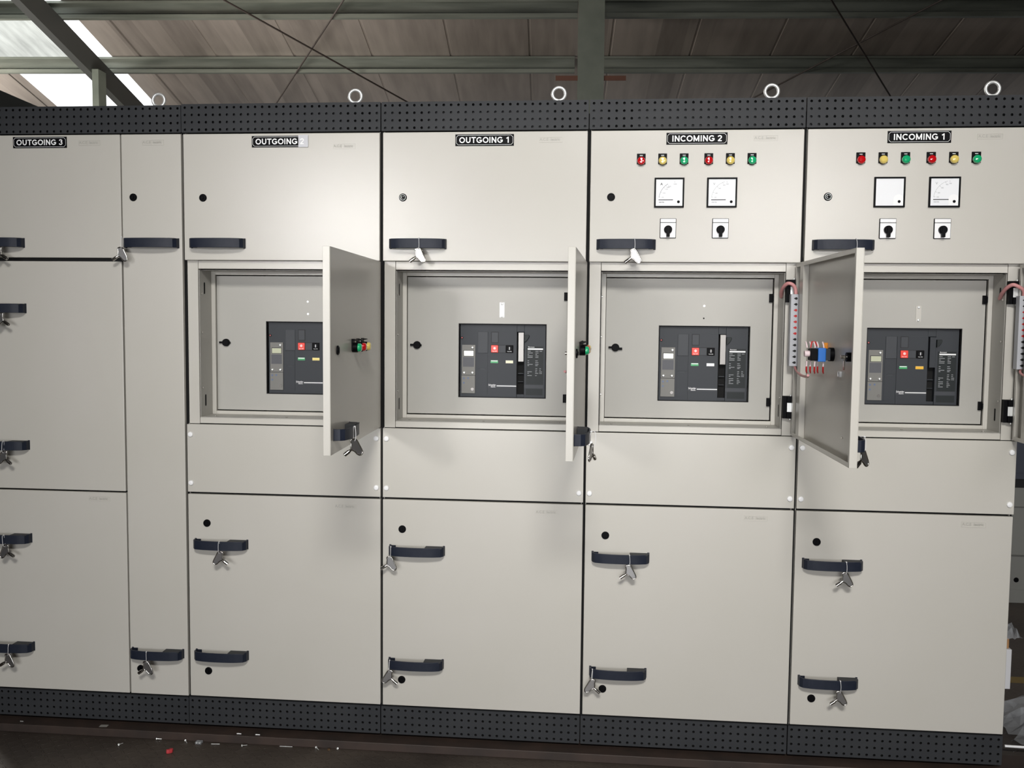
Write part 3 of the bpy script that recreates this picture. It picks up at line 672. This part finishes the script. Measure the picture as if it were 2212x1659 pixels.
specs = [('OUTGOING 2', 0.0), ('OUTGOING 1', 0.0), ('INCOMING 2', 0.0), ('INCOMING 1', 0.0)]
clab = ['light grey switchgear cabinet with the OUTGOING 2 nameplate half covered by tape',
        'light grey switchgear cabinet with the OUTGOING 1 nameplate and its middle door swung edge-on',
        'light grey switchgear cabinet with the INCOMING 2 nameplate, its middle door open showing the inside',
        'light grey switchgear cabinet with the INCOMING 1 nameplate, rightmost of the row']
theta = [-0.0341, 0.0281, -0.0179, 0.0]
platex = [0.3497, 0.352, 0.3515, 0.3545]
eyex = [0.599, 0.596, 0.596, 0.593]
CAB = []
for i in range(4):
    c = empty('switchgear_cabinet', (X[i], 0, 0), clab[i], 'cabinet', 'switchgear cabinets in a row'); CAB.append(c)
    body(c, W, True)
    dz = (0.0015, 0.0, 0.001, 0.001)[i]
    vent(c, 0.0025, 0.6965, 2.1065, 2.2 + dz * 0.3, 0.0145, 2.1895, 28, True)
    vent(c, 0.0025, 0.6965, 0.0165, 0.113, 0.0135, 0.1015, 28, False)
    u = door(c, 'upper_door', 0.0065, 0.6955, 1.6702, 2.1005)
    handle(u, 0.031, 1.7275); lock(u, 0.0755, 1.8835, ring=(i in (1, 3)))
    badge(u, 0.534, 2.0815 if i else 2.0645)
    plate(c, platex[i], 2.0725, specs[i][0])
    recess_parts_door = recess_parts(c, W)
    turn_knob(recess_parts_door, 0.1005, 1.3818, i == 2)
    cp = MB(); cp.box(0.0065, 0.6985 if i < 3 else 0.699, 0.0, 0.015, 0.8575, 1.0975); cv = cp.build('cover_plate', PAINT, c, bevel=0.0012)
    for cx in (0.0195, 0.684):
        for cz in (1.0615, 0.8900): cap(cv, cx, cz)
    l = door(c, 'lower_door', 0.0065, 0.6985 if i < 3 else 0.6975, 0.1195, 0.8500)
    handle(l, 0.031, 0.6755); handle(l, 0.029, 0.2755); lock(l, 0.0755, 0.7475); lock(l, 0.0745, 0.2135); badge(l, 0.536, 0.830)
    middle_door(c, W, theta[i], i); hinge_side(c, W, 0.010 if i == 3 else 0.0)
    eyebolt(c, eyex[i])
# tape over the last figure of the OUTGOING 2 plate
m = MB(); m.box(0.415, 0.449, -0.0042, -0.0036, 2.0530, 2.0935); tag(m.build('tape_strip', TAPE), 'frosted tape strip stuck over the figure on the OUTGOING 2 nameplate', 'tape')
# screw holes / link plates on the inner doors
def ind(c): return [k for k in c.children if k.name.startswith('inner_door')][0]
for i, x in ((1, 0.4025), (3, 0.4150)):
    m = MB(); z = 1.5085; m.box(x - 0.0085, x + 0.0085, 0.1272, 0.1295, z - 0.0265, z + 0.0265, 0)
    for zz in (z - 0.0215, z + 0.0215): m.lathe((x, 0.1272, zz), (0, -1, 0), [(0, 0.0048), (0.0015, 0.0045), (0.0028, 0.0025), (0.003, 0)], n=14, mi=1)
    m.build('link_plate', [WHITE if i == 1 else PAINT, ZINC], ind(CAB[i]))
for i, pts in ((0, ((0.4025, 1.5315), (0.4035, 1.4877))), (2, ((0.4022, 1.5285),))):
    for (x, z) in pts:
        m = MB(); m.lathe((x, 0.1295, z), (0, -1, 0), [(0, 0.004), (0.0012, 0.0036), (0.0016, 0)], n=12); m.build('screw', ZINC, ind(CAB[i]))
m = MB(); m.lathe((0.4015, 0.1295, 1.4862), (0, -1, 0), [(0, 0.0028), (0.0002, 0.0028), (0.0002, 0)], n=12); m.build('screw_hole', VOID, ind(CAB[2]))
# instruments on the two incomer cabinets
for i, dx in ((2, 0.0), (3, 0.0022)):
    c = CAB[i]
    for k, (xx, ln, nm) in enumerate(((0.1722, LAMPR, 'red'), (0.2418, LAMPY, 'yellow'), (0.3116, LAMPG, 'green'), (0.3912, LAMPR, 'red'), (0.4608, LAMPY, 'yellow'), (0.5302, LAMPG, 'green'))):
        pilot(c, xx + dx, 2.0000, ln, nm)
    meter(c, 0.2655 + dx, 1.8972, 'A' if i == 2 else '', 'ammeter'); meter(c, 0.4362 + dx, 1.8972, 'V', 'voltmeter')
    selector(c, 0.2640 + dx, 1.7810); selector(c, 0.4340 + dx, 1.7810)

# ------------------------------------------------------------ circuit breakers behind the inner door windows
def U(px): return (px - 110) * 0.0001790
def V(px): return -(px - 75) * 0.0001790
def breaker(i, ind_mat, ind_label, label, shiny):
    x0, z0, Y = X[i] + 0.2485, 1.4606, 0.143
    r = empty('circuit_breaker', (x0, Y, z0), label, 'circuit breaker', 'circuit breakers behind the inner doors')
    def bx(m, a, b, c, d, y0, y1, mi=0): return m.box(U(a), U(b), y0, y1, V(d), V(c), mi)
    m = MB(); bx(m, 135, 1262, 95, 1545, 0, 0.12); bx(m, 1410, 1828, 95, 1545, 0, 0.12); bx(m, 1262, 1410, 95, 238, 0, 0.12); bx(m, 1262, 1410, 1470, 1545, 0.004, 0.12)
    m.build('housing', BRK, r, bevel=0.0008)
    m = MB(); bx(m, 1262, 1410, 238, 1470, 0.02, 0.022); bx(m, 1290, 1395, 1050, 1065, 0.008, 0.02, 1); bx(m, 1290, 1395, 1215, 1225, 0.008, 0.02, 1); m.build('lever_slot', [VOID, BRK], r)
    m = MB(); bx(m, 1292, 1403, 245, 822, -0.006, 0.010); m.build('charging_lever', STEELP if shiny else BRK, r, bevel=0.001)
    m = MB(); m.prism([(U(1412), V(292)), (U(1500), V(292)), (U(1512), V(320)), (U(1490), V(365)), (U(1455), V(410)), (U(1412), V(440))], -0.010, 0.0); m.build('lever_cam', BRKD, r, bevel=0.001)
    m = MB(); bx(m, 172, 440, 500, 1100, -0.004, 0); t = m.build('trip_unit', TRIP, r, bevel=0.0008)
    m = MB(); bx(m, 205, 412, 608, 726, -0.0046, -0.004, 1); bx(m, 215, 405, 618, 718, -0.0056, -0.0045, 0); m.build('display', [SCREEN, BLACKM], t)
    m = MB(); bx(m, 195, 415, 745, 935, -0.0048, -0.004)
    for a in range(4):
        for b in range(3): bx(m, 290 + b * 42, 318 + b * 42, 790 + a * 34, 806 + a * 34, -0.0052, -0.0048)
    m.build('keypad', KEYP, t)
    for a, b in ((386, 552), (220, 1050), (386, 1050)):
        m = MB(); m.lathe((U(a), -0.004, V(b)), (0, -1, 0), [(0, 0.0042), (0.0022, 0.0040), (0.0034, 0.0026), (0.0034, 0)], n=16); bx(m, a - 22, a + 22, b + 5, b + 26, -0.0045, -0.004, 1); m.build('screw', [ZINC, BLACKM], t)
    m = MB(); bx(m, 168, 440, 1106, 1462, -0.005, -0.0005); g = m.build('dial_cover', TRIP, t, bevel=0.0008)
    m = MB()
    for a, b in ((215, 1165), (300, 1160), (215, 1255)): m.lathe((U(a), -0.005, V(b)), (0, -1, 0), [(0, 0.0034), (0.0006, 0.0034), (0.0006, 0)], n=14)
    m.lathe((U(386), -0.005, V(1378)), (0, -1, 0), [(0, 0.0058), (0.001, 0.0055), (0.001, 0)], n=18, mi=1)
    m.build('setting_dial', [BLUEDOT, STEELP], t)
    m = MB(); m.lathe((U(170), 0, V(362)), (0, -1, 0), [(0, 0.0052), (0.0015, 0.0050), (0.0018, 0.0030), (0.0010, 0.0030)], n=18); m.lathe((U(170), 0, V(362)), (0, -1, 0), [(0.0008, 0.0028), (0.0018, 0.002), (0.0022, 0)], n=12, mi=1)
    m.build('reset_button', [BLACKM, mat('dull_red_button', (0.5, 0.12, 0.12), 0.4)], r)
    m = MB(); bx(m, 487, 690, 240, 662, -0.003, 0); m.build('side_cover', BRK2, r, bevel=0.0008)
    m = MB(); bx(m, 480, 682, 675, 957, -0.0015, 0); bx(m, 480, 682, 964, 1465, -0.0015, 0); bx(m, 540, 628, 968, 982, -0.0019, -0.0015, 1); m.build('lower_side_cover', [BRK, BRK2], r)
    m = MB(); bx(m, 698, 1262, 240, 1545, -0.003, 0); bx(m, 755, 900, 240, 455, -0.0032, -0.003, 1); bx(m, 764, 890, 249, 446, -0.0040, -0.003, 2); bx(m, 752, 1198, 496, 652, -0.0032, -0.003, 1); bx(m, 902, 1040, 504, 645, -0.0042, -0.003, 2)
    m.build('front_cover', [BRK, BLACKM, BRK2], r)
    for a, mm, nm, tx in ((756, RED, 'off_button', 'O'), (1050, BLACK, 'on_button', 'I')):
        m = MB(); bx(m, a, a + 140, 502, 646, -0.008, -0.003); o = m.build(nm, mm, r, bevel=0.0012)
        m = MB(); cx, cz = U(a + 70), V(562)
        m.lathe((cx, -0.0080, cz), (0, -1, 0), [(0, 0.0063), (0.0004, 0.0063), (0.0004, 0.0)], n=20, mi=1)
        if tx == 'O': m.lathe((cx, -0.0084, cz), (0, -1, 0), [(0, 0.0043), (0.0004, 0.0043), (0.0004, 0.0)], n=18, mi=0); m.text('O', 0.0075, cx, cz, -0.0090, 0.01, mi=2)
        else: m.box(cx - 0.0011, cx + 0.0011, -0.0090, -0.0084, cz - 0.0048, cz + 0.0048, 0)
        m.text('Push OFF' if tx == 'O' else 'Push ON', 0.0040, cx, V(622), -0.0084, 0.01, mi=0)
        m.build('legend', [WHITE, mm if tx == 'O' else BLACKM, RED], o)
    for a, mm, nm, lb in ((746, GREENI, 'discharged_indicator', 'green indicator'), (1046, ind_mat, 'ready_indicator', ind_label)):
        m = MB(); bx(m, a, a + 146, 800, 855, -0.0038, -0.003, 0); bx(m, a + 8, a + 138, 804, 820 if a < 800 else 806, -0.0040, -0.0038, 1); m.build(nm, [mm, WHITE], r, label=lb)
    m = MB(); bx(m, 692, 1262, 1275, 1342, -0.0036, -0.003); o = m.build('brand_strip', BRK2, r)
    m = MB(); m.text('Schneider', 0.0092, U(780), V(1290), -0.0038, 0.01, sx=.72); m.text('Electric', 0.0070, U(800), V(1325), -0.0038, 0.01, sx=.75); bx(m, 870, 1258, 1298, 1314, -0.0038, -0.0036); m.build('lettering', WHITE, o)
    m = MB(); bx(m, 1450, 1790, 515, 1268, -0.001, 0, 0); bx(m, 1450, 1780, 1355, 1480, -0.001, 0, 0); bx(m, 1412, 1790, 1278, 1345, -0.0012, 0, 1); o = m.build('rating_plate', [BRKD, BRK2], r)
    m = MB(); m.text('Masterpact', 0.0050, U(1485), V(530), -0.0014, 0.01, align='LEFT', mi=0)
    bx(m, 1478, 1780, 555, 583, -0.0014, -0.001, 0)
    rnd = random.Random(3)
    for row in (606, 640, 670, 698, 728, 795, 830, 865, 890, 948, 980, 1012, 1042, 1085, 1120, 1150, 1180):
        if row in (948, 980): segs = [(1635, 1670), (1712, 1742)]
        elif row in (1120, 1150, 1180) and i < 2: continue
        else: segs = [(1478, 1478 + rnd.choice((30, 60, 85, 100))), (1632, 1632 + rnd.choice((30, 45, 60)))] + ([(1712, 1765)] if row in (606, 1012, 1042) else [])
        for a, b in segs:
            q = a
            while q < b: w2 = rnd.choice((7, 10, 13)); bx(m, q, min(q + w2, b), row, row + 12, -0.0014, -0.001, 1); q += w2 + 3
    m.build('lettering', [WHITE, GREYTXT], o)
    return r
YI = mat('yellow_indicator', (0.85, 0.70, 0.22), 0.4); CI = mat('cream_indicator', (0.90, 0.82, 0.60), 0.4); OI = mat('amber_indicator', (0.85, 0.48, 0.03), 0.4)
breaker(0, YI, 'yellow indicator', 'dark grey circuit breaker partly hidden by the open door, in the OUTGOING 2 cabinet', False)
breaker(1, CI, 'cream indicator', 'dark grey circuit breaker with cream indicator in the OUTGOING 1 cabinet window', True)
breaker(2, WHITE, 'white indicator', 'dark grey circuit breaker with white indicator in the INCOMING 2 cabinet window', True)
breaker(3, OI, 'amber indicator', 'dark grey circuit breaker with amber indicator in the INCOMING 1 cabinet window', False)

# ------------------------------------------------------------ keys hanging from the handles on wire ties
def make_key():
    r = bpy.data.objects.new('cabinet_key', None); COL.objects.link(r); r.empty_display_size = 0.03
    poly = [(-0.0100, 0.0015), (-0.0020, 0.0045), (0.0050, 0.0020), (0.0130, -0.0120), (0.0205, -0.0270), (0.0205, -0.0340), (0.0150, -0.0375), (0.0080, -0.0350), (0.0000, -0.0270), (-0.0080, -0.0225), (-0.0090, -0.0140), (-0.0085, -0.0060)]
    sp = []
    n = len(poly)
    for i in range(n):
        a, b, c, d = [Vector((*poly[(i + k) % n], 0)) for k in (-1, 0, 1, 2)]
        for j in range(4):
            t = j / 4; q = 0.5 * ((2 * b) + (c - a) * t + (2 * a - 5 * b + 4 * c - d) * t * t + (3 * b - a - 3 * c + d) * t ** 3); sp.append((q.x, q.y))
    m = MB(); m.tube([(p[0], 0, p[1]) for p in sp], 0.0021, n=8, closed=True); m.build('rim', CHROME, r)
    m = MB(); m.prism(sp, -0.0007, 0.0007); m.build('web', mat('nickel_dull', (0.42, 0.41, 0.41), 0.28, 0.9), r)
    m = MB(); m.cyl((-0.0070, 0, -0.0215), (-0.0140, 0, -0.0268), 0.0030, 0.0042, n=14); m.cyl((-0.0140, 0, -0.0268), (-0.0265, 0, -0.0358), 0.0052, n=16); m.cyl((-0.0264, 0, -0.03572), (-0.0267, 0, -0.03595), 0.0030, n=12, mi=1)
    m.build('stem', [CHROME, BLACKM], r)
    m = MB(); m.tube(smooth([(0, 0.001, -0.002), (0.0015, -0.0035, 0.004), (0.0022, -0.0045, 0.016), (0.0015, -0.0035, 0.030), (0.0005, 0.003, 0.0365), (0.0, 0.009, 0.0330), (0.0, 0.0105, 0.016), (0.0, 0.0085, 0.003), (0, 0.001, -0.002)]), 0.0008, n=6)
    m.cyl((0.0012, -0.003, 0.0345), (0.0008, 0.0, 0.0372), 0.0017, n=8)
    m.build('cable_tie', OFFW, r, label='thin white cable tie')
    return r
K0 = None
def key(x, z, side, label, tilt=0.0, y=-0.0440, rz=0.0, sc=1.0):
    """x, z: where the tie leaves the underside of the handle; side -1 = stem points left"""
    global K0
    if K0 is None: K0 = make_key(); o = K0
    else: o = deep_copy(K0)
    o.scale = (1.1, 1.1, 1.1); o.location = (x, y, z); o.rotation_euler = (0, tilt, rz + (PI if side > 0 else 0)); 
    o['label'] = label; o['category'] = 'key'; o['group'] = 'keys tied to the cabinet handles'
    return o
KZ = -0.0222
key(-0.648, 1.7275 + KZ, 1, 'nickel key cut off by the left picture edge, at the OUTGOING 3 upper door', 0.1)
key(-0.2045, 1.7275 + KZ, -1, 'nickel key on the upper handle of the narrow cable door', 0.05, y=-0.0365)
key(-0.648, 1.4975 + KZ, 1, 'nickel key at the left picture edge on the second handle down', 0.1)
key(-0.648, 1.0105 + KZ, 1, 'nickel key at the left picture edge on the third handle down', -0.05)
key(-0.652, 0.6735 + KZ, 1, 'nickel key at the left picture edge on the fourth handle down', 0.1)
key(-0.652, 0.2755 + KZ, -1, 'nickel key on the lowest handle of the wide OUTGOING 3 door', 0.05)
key(-0.135, 0.2715 + KZ, -1, 'nickel key on the lower handle of the narrow cable door', 0.0)
key(0.138, 0.6755 + KZ, 1, 'nickel key with its stem to the right on the OUTGOING 2 lower door', 0.0)
key(0.838, 1.7275 + KZ, -1, 'nickel key on the upper handle below the OUTGOING 1 nameplate', 0.0)
key(0.7405, 0.6755 + KZ, -1, 'nickel key at the left end of the upper handle on the OUTGOING 1 lower door', 0.05, y=-0.0365)
key(0.7385, 0.2755 + KZ, 1, 'nickel key at the left end of the lowest handle on the OUTGOING 1 cabinet', -0.05, y=-0.0365)
key(1.553, 1.7275 + KZ, -1, 'nickel key on the upper handle below the INCOMING 2 nameplate', 0.0)
key(1.556, 0.6755 + KZ, -1, 'nickel key on the upper handle of the INCOMING 2 lower door', 0.0)
key(1.4385, 0.2755 + KZ, 1, 'nickel key at the left end of the lowest handle on the INCOMING 2 cabinet', -0.05, y=-0.0365)
key(2.258, 1.7275 + KZ, -1, 'nickel key behind the open door on the upper handle below INCOMING 1', 0.0)
key(2.262, 0.6755 + KZ, -1, 'nickel key on the upper handle of the INCOMING 1 lower door', 0.0)
key(2.256, 0.2755 + KZ, -1, 'nickel key on the lowest handle of the INCOMING 1 cabinet', 0.0)
def door_key(i, l, side, label):
    th = PI / 2 - theta[i]; p = Matrix.Rotation(th, 4, 'Z') @ Vector((-l, -0.0450, 0)); q = Vector((X[i] + W + 0.0005, -0.005, 0)) + p
    key(q.x, 1.155 + KZ, side, label, 0.0, y=q.y, rz=(0.55, 1.25, 0.7)[i] + (PI if i == 0 else 0))
door_key(0, 0.600, 1, 'nickel key hanging from the open middle door of the OUTGOING 2 cabinet')
door_key(1, 0.590, 1, 'nickel key hanging from the edge-on open door of the OUTGOING 1 cabinet')
door_key(2, 0.585, -1, 'nickel key behind the open door of the INCOMING 2 cabinet, near its bottom')

# ------------------------------------------------------------ behind and beside the row
bg = empty('background_cabinet', (4.45, 2.05, ZF), 'low grey cabinet panel standing further back at the right picture edge', 'cabinet')
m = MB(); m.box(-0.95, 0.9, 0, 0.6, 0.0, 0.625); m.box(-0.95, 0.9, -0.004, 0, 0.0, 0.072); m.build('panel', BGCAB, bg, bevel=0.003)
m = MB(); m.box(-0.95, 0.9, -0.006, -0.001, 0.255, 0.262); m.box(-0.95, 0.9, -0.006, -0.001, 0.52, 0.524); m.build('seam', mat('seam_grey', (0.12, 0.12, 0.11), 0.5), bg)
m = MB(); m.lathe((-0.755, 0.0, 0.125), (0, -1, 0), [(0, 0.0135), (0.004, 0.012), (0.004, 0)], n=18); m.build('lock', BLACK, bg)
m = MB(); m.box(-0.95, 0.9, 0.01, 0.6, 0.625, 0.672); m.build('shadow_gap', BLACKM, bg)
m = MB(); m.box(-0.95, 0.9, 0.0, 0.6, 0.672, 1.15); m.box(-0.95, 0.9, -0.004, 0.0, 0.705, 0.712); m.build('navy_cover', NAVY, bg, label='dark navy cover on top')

ct = empty('wrapped_carton', (2.8005, 0.09, 0.265), 'small white and brown carton wrapped in clear film on the side of the rightmost cabinet', 'carton')
m = MB(); m.box(0.0, 0.024, -0.065, 0.07, 0.0, 0.135); m.build('carton', PAPER, ct, bevel=0.002)
m = MB(); m.box(0.0, 0.018, -0.055, 0.03, 0.135, 0.168); m.build('flap', CARD, ct, bevel=0.001, label='brown cardboard flap')
def crumple(n, sx, sy, h, seed):
    rnd = random.Random(seed); m = MB(); g = {}
    for i in range(n):
        for j in range(n):
            u, v = i / (n - 1) - .5, j / (n - 1) - .5; e = max(0, 1 - (2 * max(abs(u), abs(v))) ** 3)
            g[i, j] = len(m.v); m.v.append((u * sx * (1 + rnd.uniform(-.08, .08)), v * sy * (1 + rnd.uniform(-.08, .08)), 0.003 + h * (0.15 + e) * rnd.random()))
    for i in range(n - 1):
        for j in range(n - 1): m.f.append([g[i, j], g[i + 1, j], g[i + 1, j + 1], g[i, j + 1]]); m.mi.append(0); m.sm.append(False)
    return m
m = crumple(7, 0.05, 0.13, 0.045, 2); o = m.build('film_wrap', CLEAR, ct); o.location = (0.030, 0.0, 0.166)
o = crumple(12, 0.42, 0.38, 0.09, 5).build('plastic_sheet', CLEAR, loc=(3.17, 0.42, ZF)); tag(o, 'crumpled clear plastic sheet lying on the floor at the right picture edge', 'plastic sheet')
m = MB(); m.cyl((2.875, 0.165, 0.009), (3.0, 0.160, 0.009), 0.0045, n=10); tag(m.build('white_tube', WHITE), 'thin white tube on the brown channel right of the last cabinet', 'tube')
m = MB(); m.box(3.1, 6.0, 0.86, 0.93, ZF, ZF + 0.0006); tag(m.build('floor_line', mat('worn_yellow_paint', (0.16, 0.11, 0.03), 0.7)), 'worn dull yellow line painted on the floor at the right', 'floor marking')

# ------------------------------------------------------------ litter on the floor in front of the channel
def screw(x, y, a, lab):
    r = empty('screw', (x, y, ZF if y < -0.058 else 0.006), lab, 'screw', 'loose screws on the floor', rz=a)
    m = MB(); m.lathe((0, 0, 0.0042), (1, 0, 0), [(0, 0.0042), (0.0022, 0.0040), (0.0035, 0.0018)], n=10); m.build('head', ZINC, r)
    m = MB(); m.cyl((0.003, 0, 0.0042), (0.019, 0, 0.0022), 0.0016, 0.0011, n=8); m.build('shank', ZINC, r)
screw(-0.202, -0.1215, 1.2, 'small bright screw on the floor left of the red connector')
screw(-0.094, -0.062, 0.2, 'small bright screw lying below the narrow cable door')
screw(0.013, -0.062, -0.9, 'small bright screw below the joint of the OUTGOING 3 and OUTGOING 2 cabinets')
screw(0.2246, -0.0796, 0.6, 'stubby bright screw below the two white wire ends')
screw(0.4851, -0.0620, -0.8, 'small dull screw under the right part of the OUTGOING 2 cabinet')
screw(0.5619, -0.0620, 2.3, 'dull screw furthest right in the floor litter')
m = MB(); m.prism([(-.012, -.006), (-.004, -.009), (.008, -.006), (.012, .004), (.004, .010), (-.004, .004), (-.011, .006)], 0, .012, plane='xy')
o = m.build('wire_connector', mat('pinkish_red_plastic', (0.55, 0.05, 0.06), 0.4), bevel=0.002, loc=(-0.003, -0.150, ZF)); o.rotation_euler = (0, 0, 0.5); tag(o, 'small red plastic connector lying on the checker plate', 'connector')
m = MB(); m.box(-.011, .011, -.008, .008, 0, .009); m.cyl((-.005, -.009, .006), (-.005, -.004, .006), .0028, n=10, mi=1); m.cyl((.005, -.009, .006), (.005, -.004, .006), .0028, n=10, mi=1)
tag(m.build('terminal_clamp', [CLEAR, ZINC], bevel=.001, loc=(0.067, -0.072, ZF)), 'clear plastic terminal clamp with two bright screws', 'terminal')
for x, y, L, a, lab in ((0.1267, -0.072, 0.030, 0.08, 'short bare wire piece lying right of the terminal clamp'), (0.378, -0.0625, 0.046, 0.0, 'longest bare wire piece, under the OUTGOING 2 cabinet')):
    m = MB(); m.cyl((-L / 2, 0, .0015), (L / 2, 0, .0015), .0012, n=8); o = m.build('wire_piece', ZINC, loc=(x, y, ZF)); o.rotation_euler = (0, 0, a); tag(o, lab, 'wire', 'cut wire pieces on the floor')
for x, lab in ((0.2001, 'left of the two short white wire sleeves'), (0.2677, 'right of the two short white wire sleeves')):
    m = MB(); m.cyl((-.008, 0, .002), (.008, 0, .002), .0019, n=8); tag(m.build('wire_sleeve', WHITE, loc=(x, -0.040, 0.004)), lab + ' on the channel', 'sleeve', 'white wire sleeves')
m = MB(); m.box(-.014, .014, -.009, .009, 0, .0007); o = m.build('paper_scrap', mat('grey_paper', (0.28, 0.27, 0.25), 0.8), loc=(-0.305, -0.030, 0.0072)); o.location.z = 0.0042; o.rotation_euler = (0, 0, .05); tag(o, 'flat grey paper scrap on the channel below OUTGOING 3', 'paper')
m = MB(); m.cyl((-.006, 0, .0016), (.006, 0, .0016), .0014, n=8); tag(m.build('wire_piece', ZINC, loc=(-0.616, -0.030, 0.0042)), 'tiny bright wire piece at the far left of the floor', 'wire', 'cut wire pieces on the floor')
m = MB(); m.tube(smooth([(-.06, 0, .002), (-.02, .012, .003), (.03, .010, .004), (.07, -.004, .002)]), .0016, n=6); m.tube([(-.005, .012, .004), (.02, .022, .008)], .0014, n=6)
tag(m.build('wire_piece', ZINC, loc=(1.888, -0.085, ZF)), 'curved wire piece at the bottom picture edge below INCOMING 2', 'wire', 'cut wire pieces on the floor')
m = MB(); m.lathe((0, 0, 0), (0, 0, 1), [(0, .005), (.004, .005), (.004, .0028), (0, .0028)], n=6, smooth=False); tag(m.build('hex_nut', mat('dull_brass', (.35, .22, .12), .4, .8), loc=(0.5324, -0.068, ZF)), 'dull brass nut between the two screws under OUTGOING 2', 'nut')
